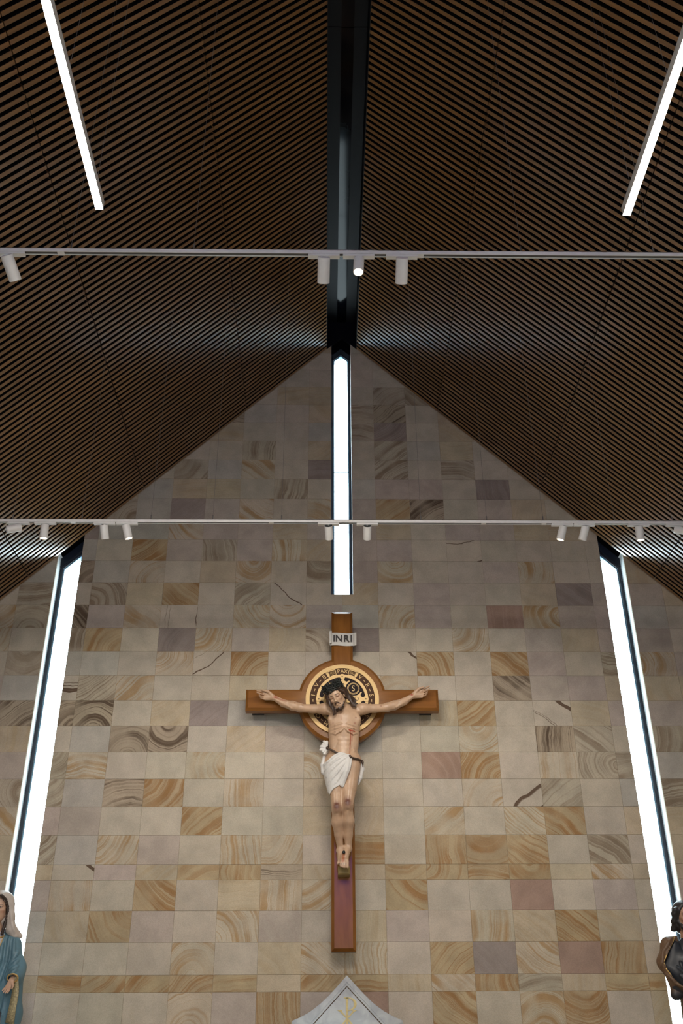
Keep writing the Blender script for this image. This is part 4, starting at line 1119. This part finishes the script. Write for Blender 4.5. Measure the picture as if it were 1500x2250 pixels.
# knot of cloth at the left hip, a fan of pleats
for i in range(7):
    w = math.radians(88+i*27); ln = .062+.008*math.sin(i*2.1)
    e = np.array((0.004+ln*math.cos(w), 10.650-.006*(i % 2), 4.818+ln*math.sin(w)*1.1)); b0 = np.array((0.008, 10.652, 4.814))
    cl.chain([b0, b0*.5+e*.5, e], [.007, .012, .0165], .003)
# tail of cloth down the right thigh and at the left hip
cl.chain([(0.392, 10.715, 4.690), (0.396, 10.70, 4.60), (0.375, 10.70, 4.50), (0.352, 10.70, 4.43)], [.012, .022, .019, .006], .012)
cl.chain([(0.010, 10.68, 4.80), (-0.022, 10.69, 4.73), (-0.042, 10.69, 4.64), (-0.030, 10.69, 4.56)], [.010, .016, .022, .03], .012)
put('loincloth', cl.mesh('loincloth', M['cloth']), fig)
cd = MB()
cd.tube([(0.010, 10.640, 4.812), (0.030, 10.628, 4.800), (0.065, 10.612, 4.780), (0.105, 10.606, 4.755), (0.125, 10.602, 4.742)], 0.0115, 8)
cd.tube([(0.262, 10.590, 4.700), (0.272, 10.588, 4.695), (0.310, 10.598, 4.688), (0.350, 10.618, 4.684), (0.388, 10.655, 4.678), (0.398, 10.690, 4.672)], 0.0105, 8)
cd.tube([(0.255, 10.592, 4.712), (0.262, 10.582, 4.698), (0.270, 10.588, 4.686)], 0.017, 8)
cd.tube([(0.392, 10.655, 4.680), (0.400, 10.652, 4.66), (0.401, 10.66, 4.61)], [0.015, 0.012, 0.002], 8)
cd.tube([(0.006, 10.640, 4.820), (0.016, 10.632, 4.806)], 0.016, 8)
cd.build('cord', M['cord'], fig, True)
nl = MB()
nl.tube([(0.186, 10.655, 3.700), (0.186, 10.625, 3.706)], 0.009, 10); nl.tube([(0.186, 10.628, 3.7055), (0.186, 10.620, 3.707)], 0.0165, 12)
nl.build('nail', M['thorn'], fig, True)

# ---------------------------------------------------------------- the two standing statues
M['paint_robe'] = painted('statue_robe_paint', 0.45, 0.08)
M['gilt'] = simple('gilt_trim', (0.62, 0.42, 0.15), 0.35, metal=0.5, noise=0.25, nscale=60)
M['plinth'] = simple('pale_plinth_stone', (0.42, 0.38, 0.31), 0.7, noise=0.25, nscale=8)
I3 = np.eye(3)
def front_of(sc):
    pre = sc.a.copy()
    def on(x, z, out=0.0):
        i = min(max(int(round((x-sc.lo[0])/sc.h)), 0), len(sc.ax[0])-1); k = min(max(int(round((z-sc.lo[2])/sc.h)), 0), len(sc.ax[2])-1)
        col = np.where(pre[i, :, k] < 0)[0]
        return (x, (sc.ax[1][col[0]] if len(col) else sc.ax[1][len(sc.ax[1])//2])-out, z)
    return on
def run(on, pts, m=8, out=0.0):
    P = []
    for i in range(len(pts)-1):
        for q in range(m):
            t = q/m; P.append(on(pts[i][0]+(pts[i+1][0]-pts[i][0])*t, pts[i][1]+(pts[i+1][1]-pts[i][1])*t, out))
    P.append(on(*pts[-1], out)); return P
def folds(sc, on, lines, r, k=.018, out=0.0):
    for a in lines:
        P = run(on, a, 7, out); m = len(P)
        sc.chain(P, [r*(.5+.5*math.sin(math.pi*(i+.5)/m)) for i in range(m)], k)
def trim(on, pts, r, parent, out=0.003, name='gilt_edge'):
    P = run(on, pts, 8, out)
    P = [P[0]]+[tuple((np.array(P[i-1])+2*np.array(P[i])+np.array(P[i+1]))/4) for i in range(1, len(P)-1)]+[P[-1]]
    MB().tube(P, r, 7).build(name, M['gilt'], parent, True)
def face_paint(V, HC, HR, HS, flesh, lips, brow, stubble=None):
    c = np.tile(np.array(flesh), (len(V), 1)); L = ((V-HC)@HR.T)/HS
    for q in (-1, 1):
        stroke(c, L, (q*.055, .36, .075), (q*.20, .28, .075), .024, brow, .9, .5)
        blot(c, L, (q*.122, .33, -.006), (.070, .08, .034), (.34, .27, .23), .8); blot(c, L, (q*.122, .34, -.006), (.030, .08, .030), (.04, .025, .02), .95)
        stroke(c, L, (q*.055, .34, .022), (q*.195, .30, .016), .018, (.03, .02, .015), .95, .5)
        blot(c, L, (q*.17, .24, -.14), (.10, .10, .08), (flesh[0]*1.02, flesh[1]*.72, flesh[2]*.68), .5)
    stroke(c, L, (-.075, .34, -.285), (.075, .34, -.285), .030, lips, .9, .5)
    if stubble: blot(c, L, (0, .2, -.45), (.30, .35, .16), stubble, .9)
    return np.clip(c, 0, 1)
def head_frame(fw):
    F = np.array(fw, float); F /= np.linalg.norm(F); U = np.array((0, 0, 1.)); U -= F*(U@F); U /= np.linalg.norm(U)
    R = np.cross(U, -F); R = R if R[0] > 0 else -R
    return np.stack([R, F, U])
def hand(sc, w, d, side, n, s=1.0):
    """open hand from wrist w pointing along d; side = direction of the thumb, n = palm normal"""
    w, d, side, n = (np.array(q, float) for q in (w, d, side, n))
    d /= np.linalg.norm(d); side -= d*(side@d); side /= np.linalg.norm(side); n -= d*(n@d)+side*(n@side); n /= np.linalg.norm(n)
    P = lambda a, b, c: w+s*(a*d+b*side+c*n)
    for b in (-.026, -.008, .012, .028): sc.cone(P(0, b*.6, 0), P(.085, b, 0), .019*s, .014*s, .012)
    for b, ln in ((-.032, .058), (-.011, .074), (.011, .078), (.031, .068)):
        sc.cone(P(.085, b, 0), P(.085+ln*.55, b*1.12, .010), .0105*s, .0095*s, .005); sc.cone(P(.085+ln*.55, b*1.12, .010), P(.085+ln, b*1.15, .026), .0095*s, .007*s, .004)
    sc.cone(P(.015, .022, .006), P(.055, .058, .018), .017*s, .012*s, .012); sc.cone(P(.055, .058, .018), P(.095, .066, .026), .0115*s, .008*s, .005)

def plinth(x, y, top, label):
    m = MB().box((x-.26, y-.24, 0), (x+.26, y+.24, .14)).box((x-.21, y-.19, .14), (x+.21, y+.19, top-.10)).box((x-.27, y-.25, top-.10), (x+.27, y+.25, top))
    t = empty('plinth', (x, y, 0)); tag(t, label, 'plinth', 'plinths under the statues')
    MB().box((x-.26, y-.24, 0), (x+.26, y+.24, .14)).build('base', M['plinth'], t)
    MB().box((x-.21, y-.19, .14), (x+.21, y+.19, top-.10)).build('shaft', M['plinth'], t)
    MB().box((x-.27, y-.25, top-.10), (x+.27, y+.25, top)).build('cap', M['plinth'], t)

def veiled_statue():
    x, y, z0 = -3.225, 10.42, 1.42
    t = empty('statue', (x, y, z0)); tag(t, 'painted statue of a veiled woman in blue mantle before the left window', 'statue', 'painted standing statues')
    HS = .285; HR = head_frame((0.02, -1, -.10)); HC = np.array((x, y-.03, 3.140))
    hp = lambda a, b, c: HC+HS*(a*HR[0]+b*HR[1]+c*HR[2])
    h = .0055
    b = Sculpt((x-.40, y-.36, 1.40), (x+.40, y+.22, 3.34), h)
    head(b, hp, HS, HR, soft=True)
    b.cone((x, y+.01, 2.86), hp(0, -.06, -.28), .052, .050, .03)
    b.ell((x, y+.02, 2.62), (.17, .11, .27), .05); b.cone((x, y+.02, 2.4), (x, y+.02, z0+.22), .13, .15, .08)
    for q in (-1, 1):
        b.chain([(x+q*.16, y+.01, 2.80), (x+q*.27, y-.02, 2.60), (x+q*.262, y-.15, 2.470)], [.06, .045, .030], .02)
        hand(b, (x+q*.262, y-.165, 2.468), (-q*.24, -.30, -.85), (q*1, -.1, -.2), (0, -1, .35), .78)
    fig = put('figure', b.mesh('figure', M['skin'], lambda V: face_paint(V, HC, HR, HS, (.52, .335, .235), (.40, .14, .10), (.07, .04, .03))), t)
    # dress
    d = Sculpt((x-.36, y-.34, 1.41), (x+.36, y+.28, 2.92), .008)
    d.ell((x, y+.01, 2.66), (.175, .115, .26), .05); d.ell((x, y+.0, 2.70), (.14, .118, .12), .05)
    d.cone((x, y+.02, 2.5), (x, y+.02, z0+.01), .15, .24, .10); d.cone((x, y+.01, 2.80), (x, y+.01, 2.862), .115, .074, .03)
    on = front_of(d)
    folds(d, on, [[(x+a, 2.62), (x+a*1.5, 2.1), (x+a*2.1, 1.5)] for a in (-.11, -.06, -.02, .03, .075, .115)], .014)
    d.a = np.maximum(d.a, (z0+.004-d.ax[2])[None, None, :].astype(np.float32))
    def dress_paint(V):
        c = np.tile(np.array((.50, .475, .50)), (len(V), 1)); return c
    dr = put('dress', d.mesh('dress', M['paint_robe'], dress_paint), fig)
    MB().tube([(x+.086*math.cos(w), y+.005+.090*math.sin(w)-.006, 2.872-.018*(math.sin(w) < 0)*abs(math.sin(w))) for w in [i*math.pi/16 for i in range(33)]], .0075, 7, cap=False).build('gilt_collar', M['gilt'], dr, True)
    # mantle over shoulders and arms, open in front
    m = Sculpt((x-.44, y-.40, 1.42), (x+.44, y+.32, 2.94), .007)
    m.ell((x, y+.01, 2.66), (.215, .160, .24), .05); m.ell((x, y-.03, 2.42), (.21, .150, .20), .06)
    for q in (-1, 1):
        m.chain([(x+q*.11, y+.02, 2.84), (x+q*.175, y+.01, 2.80), (x+q*.255, y-.01, 2.60)], [.072, .070, .072], .05)
        m.chain([(x+q*.258, y-.01, 2.60), (x+q*.270, y-.11, 2.505)], [.074, .066], .05)
        m.chain([(x+q*.25, y-.03, 2.52), (x+q*.265, y-.01, 2.2), (x+q*.25, y+.02, 1.5)], [.08, .090, .10], .06)
    m.cone((x, y+.06, 2.6), (x, y+.08, 1.46), .20, .26, .08)
    m.a = np.maximum(m.a, (z0+.02-m.ax[2])[None, None, :].astype(np.float32))
    on = front_of(m)
    L = []
    for q in (-1, 1):
        L += [[(x+q*.10, 2.86), (x+q*.115, 2.66), (x+q*.09, 2.40)], [(x+q*.15, 2.87), (x+q*.165, 2.65), (x+q*.13, 2.36)], [(x+q*.20, 2.84), (x+q*.225, 2.66), (x+q*.19, 2.50)],
              [(x+q*.285, 2.60), (x+q*.26, 2.58), (x+q*.215, 2.52)], [(x+q*.290, 2.565), (x+q*.27, 2.545), (x+q*.225, 2.485)], [(x+q*.275, 2.66), (x+q*.25, 2.62), (x+q*.205, 2.56)], [(x+q*.255, 2.74), (x+q*.235, 2.69), (x+q*.20, 2.62)],
              [(x+q*.27, 2.42), (x+q*.27, 2.1), (x+q*.28, 1.6)], [(x+q*.21, 2.40), (x+q*.20, 2.1), (x+q*.21, 1.6)]]
    folds(m, on, L, .017, .012, .003)
    X, Y, Z = m._xyz((slice(None),)*3); ax = np.abs(X-x)
    # opening: a V from the collar to the waist, wide below the crossing edge
    half = np.interp(Z, [1.4, 2.20, 2.25, 2.30, 2.38, 2.42, 2.50, 2.61, 2.75, 2.88, 3.0], [.20, .20, .12, -.02, -.03, .0, .055, .078, .088, .094, .10])
    cut = np.where(Y < y-.02, (half-ax), -.1)
    hole = np.sqrt((X-x)**2+(Y-y-.01)**2)-.085
    m.a = np.maximum(np.maximum(m.a, cut), np.where(Z > 2.78, -hole, -.1)).astype(np.float32)
    for q in (-1, 1):                     # the sleeve opens round the hand
        m.cone((x+q*.268, y-.150, 2.480), (x+q*.255, y-.26, 2.40), .044, .055, .01, 1)
    def mantle_paint(V):
        c = np.tile(np.array((.095, .195, .255)), (len(V), 1)); w = .5+.5*np.sin(V[:, 2]*9+V[:, 0]*23)
        return c*(.86+.25*w[:, None])
    mt = put('mantle', m.mesh('mantle', M['paint_robe'], mantle_paint), fig)
    for q in (-1, 1):
        trim(on, [(x+q*.094, 2.88), (x+q*.088, 2.75), (x+q*.078, 2.61), (x+q*.055, 2.50), (x+q*.004, 2.425)], .0060, mt)
        MB().tube([(x+q*.272+.050*math.cos(w), y-.172-.018*math.sin(w), 2.492+.034*math.sin(w)) for w in [i*math.pi/12 for i in range(25)]], .007, 7, cap=False).build('gilt_cuff', M['gilt'], mt, True)
        # brocade lining hanging from the wrist
        v = []; f = []
        for i in range(9):
            u = i/8; zz = 2.500-.38*u
            for s_, xx in ((0, .262+.020*math.sin(u*2.4)-.025*u*u), (1, .318+.034*math.sin(min(1, u*2)*1.57)-.015*u)):
                v += [(x+q*xx, y-.150+.02*u+.012*math.sin(u*7)-.02*s_, zz-.02*s_*u), (x+q*xx, y-.135+.02*u+.012*math.sin(u*7)-.02*s_, zz-.02*s_*u)]
        for i in range(8):
            a = 4*i; f += [(a, a+4, a+6, a+2), (a+1, a+3, a+7, a+5), (a, a+1, a+5, a+4), (a+2, a+6, a+7, a+3)]
        f += [(0, 2, 3, 1), (32, 33, 35, 34)]
        MB().add(v, f).build('brocade_lining', M['brocade'], mt, True, recalc=True)
    trim(on, [(x-.20, 2.222), (x-.12, 2.255), (x, 2.285), (x+.12, 2.255), (x+.17, 2.232)], .006, mt)
    # hair in a braid, and the veil
    hr = Sculpt((x-.17, y-.24, 2.84), (x+.17, y+.18, 3.34), .0055)
    E = lambda p, r, kk=.02, op=0: hr.ell(hp(*p), np.array(r)*HS, kk, op, HR)
    E((0, -.10, .16), (.36, .42, .37)); E((0, .40, -.10), (.245, .45, .42), .03, 1)
    for q in (-1, 1):
        P = [(q*.10, .33, .37), (q*.24, .24, .24), (q*.315, .16, .02), (q*.335, .12, -.22), (q*.30, .14, -.48), (q*.27, .17, -.70), (q*.25, .18, -.92)]
        for i in range(len(P)-1):
            for u in (0, .33, .66):
                p = np.array(P[i])*(1-u)+np.array(P[i+1])*u; hr.ell(hp(*p), np.array((.058, .06, .050))*HS, .008)
    put('hair', hr.mesh('hair', M['hair'], lambda V: np.tile(np.array((.030, .018, .013)), (len(V), 1))), fig)
    ve = Sculpt((x-.34, y-.25, 2.82), (x+.34, y+.30, 3.36), .0065)
    E = lambda p, r, kk=.02, op=0: ve.ell(hp(*p), np.array(r)*HS, kk, op, HR)
    E((0, -.14, .16), (.44, .50, .40)); E((0, -.22, -.25), (.47, .42, .50), .05)
    for q in (-1, 1):
        ve.chain([hp(q*.37, -.02, .10), hp(q*.43, .02, -.30), hp(q*.50, .05, -.70), hp(q*.64, .02, -.93)], [HS*.12, HS*.12, HS*.15, HS*.13], .04)
        ve.cone(hp(q*.50, -.15, -.72), hp(q*.78, -.15, -.92), HS*.16, HS*.09, .04)
    on = front_of(ve)
    folds(ve, on, [[(x+q*.125, 3.10), (x+q*.15, 3.0), (x+q*.19, 2.90)] for q in (-1, 1)], .010, .012, .002)
    E((0, .40, -.12), (.300, .62, .455), .012, 1); E((0, .45, -.95), (.315, .70, .62), .012, 1); E((0, -.05, -.05), (.34, .40, .40), .01, 1)
    X, Y, Z = ve._xyz((slice(None),)*3)
    ve.a = np.maximum(ve.a, (2.872-.05*np.abs(X-x)-Z)).astype(np.float32)
    put('veil', ve.mesh('veil', M['paint_robe'], lambda V: np.tile(np.array((.50, .45, .41)), (len(V), 1))), fig)
    plinth(x, y, z0, 'pale stone plinth carrying the veiled statue')
M['brocade'] = simple('gold_brocade_paint', (.42, .36, .20), .45, noise=.8, nscale=70)
veiled_statue()

def bearded_statue():
    x, y, z0 = 3.600, 10.50, 1.40
    t = empty('statue', (x, y, z0)); tag(t, 'painted statue of a bearded man in brown and navy before the right window', 'statue', 'painted standing statues')
    HS = .285; HR = head_frame((0.05, -1, -.10)); HC = np.array((x, y-.02, 3.058))
    hp = lambda a, b, c: HC+HS*(a*HR[0]+b*HR[1]+c*HR[2])
    b = Sculpt((x-.42, y-.36, 1.39), (x+.42, y+.22, 3.26), .0055)
    head(b, hp, HS, HR)
    b.cone((x, y+.01, 2.78), hp(0, -.06, -.28), .068, .06, .03)
    b.ell((x, y+.02, 2.55), (.18, .115, .28), .05); b.cone((x, y+.02, 2.3), (x, y+.02, z0+.22), .14, .14, .08)
    for q in (-1, 1):
        b.chain([(x+q*.18, y+.01, 2.76), (x+q*.245, y-.02, 2.56), (x+q*.10, y-.17, 2.47)], [.062, .048, .030], .02)
        hand(b, (x+q*.10, y-.18, 2.47), (-q*1, -.2, .25), (0, -.3, 1), (0, -1, .1), .95)
    fig = put('figure', b.mesh('figure', M['skin'], lambda V: face_paint(V, HC, HR, HS, (.38, .225, .145), (.25, .09, .06), (.03, .02, .015), (.03, .02, .015))), t)
    d = Sculpt((x-.36, y-.34, 1.40), (x+.36, y+.28, 2.86), .008)
    d.ell((x, y+.01, 2.58), (.20, .15, .27), .05); d.cone((x, y+.02, 2.4), (x, y+.02, z0+.01), .155, .205, .10); d.cone((x, y+.01, 2.72), (x, y+.01, 2.80), .12, .082, .03)
    on = front_of(d)
    folds(d, on, [[(x+a, 2.36), (x+a*1.3, 2.0), (x+a*1.7, 1.46)] for a in (-.11, -.06, -.01, .04, .09, .13)], .022)
    d.a = np.maximum(d.a, (z0+.004-d.ax[2])[None, None, :].astype(np.float32))
    def robe_paint(V):
        s = np.clip((V[:, 2]-2.30)/.05, 0, 1)[:, None]
        return np.array((.115, .085, .065))*(1-s)+np.array((.020, .024, .032))*s
    dr = put('robe', d.mesh('robe', M['paint_robe'], robe_paint), fig)
    MB().tube([(x+.088*math.cos(w), y+.01+.090*math.sin(w)-.004, 2.800-.03*(math.sin(w) < 0)*abs(math.sin(w))) for w in [i*math.pi/16 for i in range(33)]], .011, 7, cap=False).build('gilt_collar', M['gilt'], dr, True)
    # dark cloth gathered across the front over the forearms
    g = Sculpt((x-.36, y-.38, 2.20), (x+.36, y+.16, 2.82), .007)
    g.ell((x, y-.02, 2.54), (.285, .165, .23), .05); g.ell((x, y-.08, 2.42), (.26, .14, .13), .06)
    for q in (-1, 1): g.chain([(x+q*.24, y-.03, 2.58), (x+q*.15, y-.155, 2.48), (x+q*.09, y-.180, 2.465)], [.07, .058, .05], .03); g.cone((x+q*.21, y-.08, 2.42), (x+q*.255, y-.06, 2.33), .050, .024, .04); g.cone((x+q*.15, y-.01, 2.76), (x+q*.235, y-.04, 2.58), .07, .078, .04)
    on = front_of(g)
    L = [[(x-.20, 2.58), (x-.13, 2.48), (x-.02, 2.42), (x+.10, 2.42)], [(x-.20, 2.50), (x-.12, 2.40), (x, 2.35), (x+.12, 2.36)], [(x-.18, 2.42), (x-.08, 2.33), (x+.05, 2.30)],
         [(x-.10, 2.66), (x-.09, 2.55), (x-.05, 2.46)], [(x-.04, 2.68), (x-.03, 2.58), (x, 2.48)], [(x+.03, 2.66), (x+.05, 2.56), (x+.07, 2.47)], [(x-.16, 2.62), (x-.15, 2.50), (x-.10, 2.40)]]
    folds(g, on, L, .019, .012, .004)
    put('tunic', g.mesh('tunic', M['paint_robe'], lambda V: np.tile(np.array((.018, .023, .032)), (len(V), 1))), fig)
    m = Sculpt((x-.44, y-.38, 2.06), (x+.44, y+.30, 2.92), .007)
    m.ell((x, y+.05, 2.60), (.24, .16, .25), .05)
    for q in (-1, 1):
        m.chain([(x+q*.11, y+.02, 2.81), (x+q*.20, y+.0, 2.785), (x+q*.268, y-.02, 2.63)], [.066, .072, .074], .05)
        m.chain([(x+q*.268, y-.02, 2.63), (x+q*.228, y-.10, 2.49), (x+q*.15, y-.17, 2.405), (x+q*.02, y-.20, 2.365)], [.074, .064, .048, .030], .05)
        m.chain([(x+q*.22, y-.06, 2.42), (x+q*.235, y-.08, 2.34), (x+q*.10, y-.10, 2.37)], [.055, .040, .03], .04)
    on = front_of(m)
    folds(m, on, [[(x+q*.16, 2.82), (x+q*.24, 2.70), (x+q*.30, 2.58)] for q in (-1, 1)]+[[(x+q*.20, 2.83), (x+q*.29, 2.72), (x+q*.335, 2.58)] for q in (-1, 1)]+[[(x+q*.31, 2.52), (x+q*.25, 2.44), (x+q*.15, 2.37)] for q in (-1, 1)], .015, .012, .003)
    X, Y, Z = m._xyz((slice(None),)*3); ax = np.abs(X-x)
    half = np.interp(Z, [2.0, 2.35, 2.37, 2.392, 2.478, 2.55, 2.625, 2.66, 2.75, 2.866, 2.95], [-.1, -.02, .10, .185, .262, .288, .304, .283, .222, .138, .10])
    cut = np.where(Y < y+.0, half-ax, -.1)
    hole = np.sqrt((X-x)**2+(Y-y-.01)**2)-.10
    m.a = np.maximum(np.maximum(m.a, cut), np.where(Z > 2.70, -hole, -.1)).astype(np.float32)
    def mantle_paint(V):
        s = np.clip((2.40-V[:, 2])/.06, 0, 1)[:, None]
        return np.array((.135, .078, .042))*(1-s)+np.array((.022, .025, .032))*s
    mt = put('mantle', m.mesh('mantle', M['paint_robe'], mantle_paint), fig)
    for q in (-1, 1):
        trim(on, [(x+q*.142, 2.86), (x+q*.225, 2.75), (x+q*.286, 2.66), (x+q*.308, 2.625)], .0065, mt, -.002)
        trim(on, [(x+q*.308, 2.625), (x+q*.292, 2.55), (x+q*.266, 2.478), (x+q*.189, 2.392), (x+q*.105, 2.368), (x+q*.03, 2.352)], .0065, mt, -.002)
    hr = Sculpt((x-.22, y-.24, 2.78), (x+.22, y+.20, 3.26), .0055)
    E = lambda p, r, kk=.02, op=0: hr.ell(hp(*p), np.array(r)*HS, kk, op, HR)
    E((0, -.10, .13), (.385, .46, .385)); E((0, -.20, -.25), (.39, .34, .38), .05); E((0, .42, -.07), (.275, .46, .40), .03, 1); E((0, .30, -.75), (.33, .45, .28), .03, 1)
    for q in (-1, 1):
        for i in range(6): hr.ell(hp(q*(.355+.045*(i % 2)), .06-.06*i+.05, .17-.12*i), np.array((.105, .12, .10))*HS, .02)
        hr.chain([hp(q*.26, .06, -.20), hp(q*.18, .20, -.38), hp(0, .29, -.50)], [HS*.05, HS*.075, HS*.095], .02)
        hr.chain([hp(q*.015, .392, -.232), hp(q*.09, .345, -.258), hp(q*.13, .275, -.360)], [HS*.022, HS*.026, HS*.030], .006)
    hr.cone(hp(0, .28, -.50), hp(0, .26, -.68), HS*.10, HS*.05, .02)
    put('hair', hr.mesh('hair', M['hair'], lambda V: np.tile(np.array((.018, .017, .019)), (len(V), 1))), fig)
    plinth(x, y, z0, 'pale stone plinth carrying the bearded statue')
bearded_statue()

# ---------------------------------------------------------------- marble gable with gold monogram
def marble():
    m, nt, b = mat('grey_marble'); N = nt.nodes.new; L = nt.links.new
    tc = N('ShaderNodeTexCoord'); n = N('ShaderNodeTexNoise'); n.inputs['Scale'].default_value = 3.2; n.inputs['Detail'].default_value = 8; n.inputs['Distortion'].default_value = 2.2
    L(tc.outputs['Object'], n.inputs['Vector'])
    rp = N('ShaderNodeValToRGB'); rp.color_ramp.elements[0].position = .38; rp.color_ramp.elements[0].color = (.33, .335, .34, 1); rp.color_ramp.elements[1].position = .58; rp.color_ramp.elements[1].color = (.42, .425, .42, 1)
    L(n.outputs['Fac'], rp.inputs['Fac']); L(rp.outputs['Color'], b.inputs['Base Color']); b.inputs['Roughness'].default_value = .18
    return m
M['marble'] = marble()
M['gold_leaf'] = simple('pale_gold_leaf', (.60, .49, .22), .45, metal=.2, noise=.15, nscale=50)
GX, GY = 0.204, 10.30
ga = empty('marble_tabernacle', (GX, GY+.25, 0)); tag(ga, 'grey marble tabernacle gable with gold monogram below the crucifix', 'tabernacle')
def side(k0, k1, e=1.0):
    """flared gable edge: straight near the apex, sweeping out below"""
    return [(k0, 2.509-0.0), (k0-.085, 2.420), (k0-.17, 2.335), (k0-.26, 2.255), (k0-.36, 2.192), (k0-.45, 2.152), (k0-.528, 2.122)]
lf = [(GX-(0-0)*0, 2.509)]
pr = [(0, 2.509), (.075, 2.432), (.16, 2.348), (.25, 2.268), (.345, 2.203), (.44, 2.155), (.520, 2.123), (.520, 2.095), (.43, 2.05)]
out = [(GX-a, z) for a, z in pr]+[(GX-.43, 0.9), (GX+.43, 0.9)]+[(GX+a, z) for a, z in reversed(pr[1:])]
inn = [(0, 2.418), (.40, 2.02), (.40, 1.0)]
def poly_of(p): return [(GX-a, z) for a, z in p]+[(GX+a, z) for a, z in reversed(p[1:])]
# slab built in two mirrored halves so the swept outline stays clean
slab = MB()
for s in (-1, 1):
    q = [(GX, 0.9), (GX, 2.509)]+[(GX+s*a, z) for a, z in pr[1:]]+[(GX+s*.43, 0.9)]
    if area2(q) < 0: q.reverse()
    slab.prism(q, GY+.012, GY+.45)
slab.build('gable_slab', M['marble'], ga, recalc=True)
rim = MB()
for s in (-1, 1):
    o_ = pr[:7]; i_ = [(0, 2.452), (.055, 2.392), (.13, 2.318), (.21, 2.238), (.29, 2.158), (.36, 2.09), (.42, 2.05)]
    for k in range(6):
        q = [(GX+s*o_[k][0], o_[k][1]), (GX+s*o_[k+1][0], o_[k+1][1]), (GX+s*i_[k+1][0], i_[k+1][1]), (GX+s*i_[k][0], i_[k][1])]
        if area2(q) < 0: q.reverse()
        rim.prism(q, GY, GY+.013)
rim.build('raised_border', M['marble'], ga, recalc=True)
mo = MB()
for s in (-1, 1):
    for r0, r1, y0 in ((2.447, 2.420, GY+.004), ):
        q = [(GX, r0), (GX+s*.40, r0-.40), (GX+s*.40, r1-.40), (GX, r1)]
        if area2(q) < 0: q.reverse()
        mo.prism(q, y0, GY+.013)
mo.build('inner_moulding', M['marble'], ga, recalc=True)
gv = MB()
for s in (-1, 1):
    q = [(GX, 2.419), (GX+s*.40, 2.019), (GX+s*.40, 2.009), (GX, 2.409)]
    if area2(q) < 0: q.reverse()
    gv.prism(q, GY+.0105, GY+.0125)
gv.build('dark_groove', M['groove_dark'] if 'groove_dark' in M else M['engraved'], ga, recalc=True)
MB().box((GX-.43, GY+.10, 0), (GX+.43, GY+.45, 0.9)).build('pedestal', M['marble'], ga)
mg = MB(); yy0, yy1 = GY+.007, GY+.0125
mg.box((GX-.0125, yy0, 2.02), (GX+.0105, yy1, 2.318))
mg.box((GX-.030, yy0, 2.312), (GX+.012, yy1, 2.322))
n = 18
v = []
for i in range(n+1):
    w = math.pi*i/n
    v += [(GX+.008+.082*math.sin(w), yy0, 2.264+.057*math.cos(w)), (GX+.008+.056*math.sin(w), yy0, 2.264+.049*math.cos(w)),
          (GX+.008+.082*math.sin(w), yy1, 2.264+.057*math.cos(w)), (GX+.008+.056*math.sin(w), yy1, 2.264+.049*math.cos(w))]
f = []
for i in range(n):
    a = 4*i; f += [(a, a+4, a+5, a+1), (a, a+2, a+6, a+4), (a+1, a+5, a+7, a+3)]
mg.add(v, f)
for s in (-1, 1):
    for a, b_, w0, w1 in (((s*.072, 2.214), (0, 2.145), .010, .008), ((0, 2.145), (-s*.085, 2.045), .008, .013)):
        q = [(GX+a[0]-w0, a[1]), (GX+b_[0]-w1, b_[1]), (GX+b_[0]+w1, b_[1]), (GX+a[0]+w0, a[1])]
        if area2(q) < 0: q.reverse()
        mg.prism(q, yy0+.0005*s, yy1)
    q = [(GX+s*.042, 2.214), (GX+s*.098, 2.214), (GX+s*.060, 2.196)]
    if area2(q) < 0: q.reverse()
    mg.prism(q, yy0-.0007, yy1)
mg.build('monogram', M['gold_leaf'], ga, recalc=True)
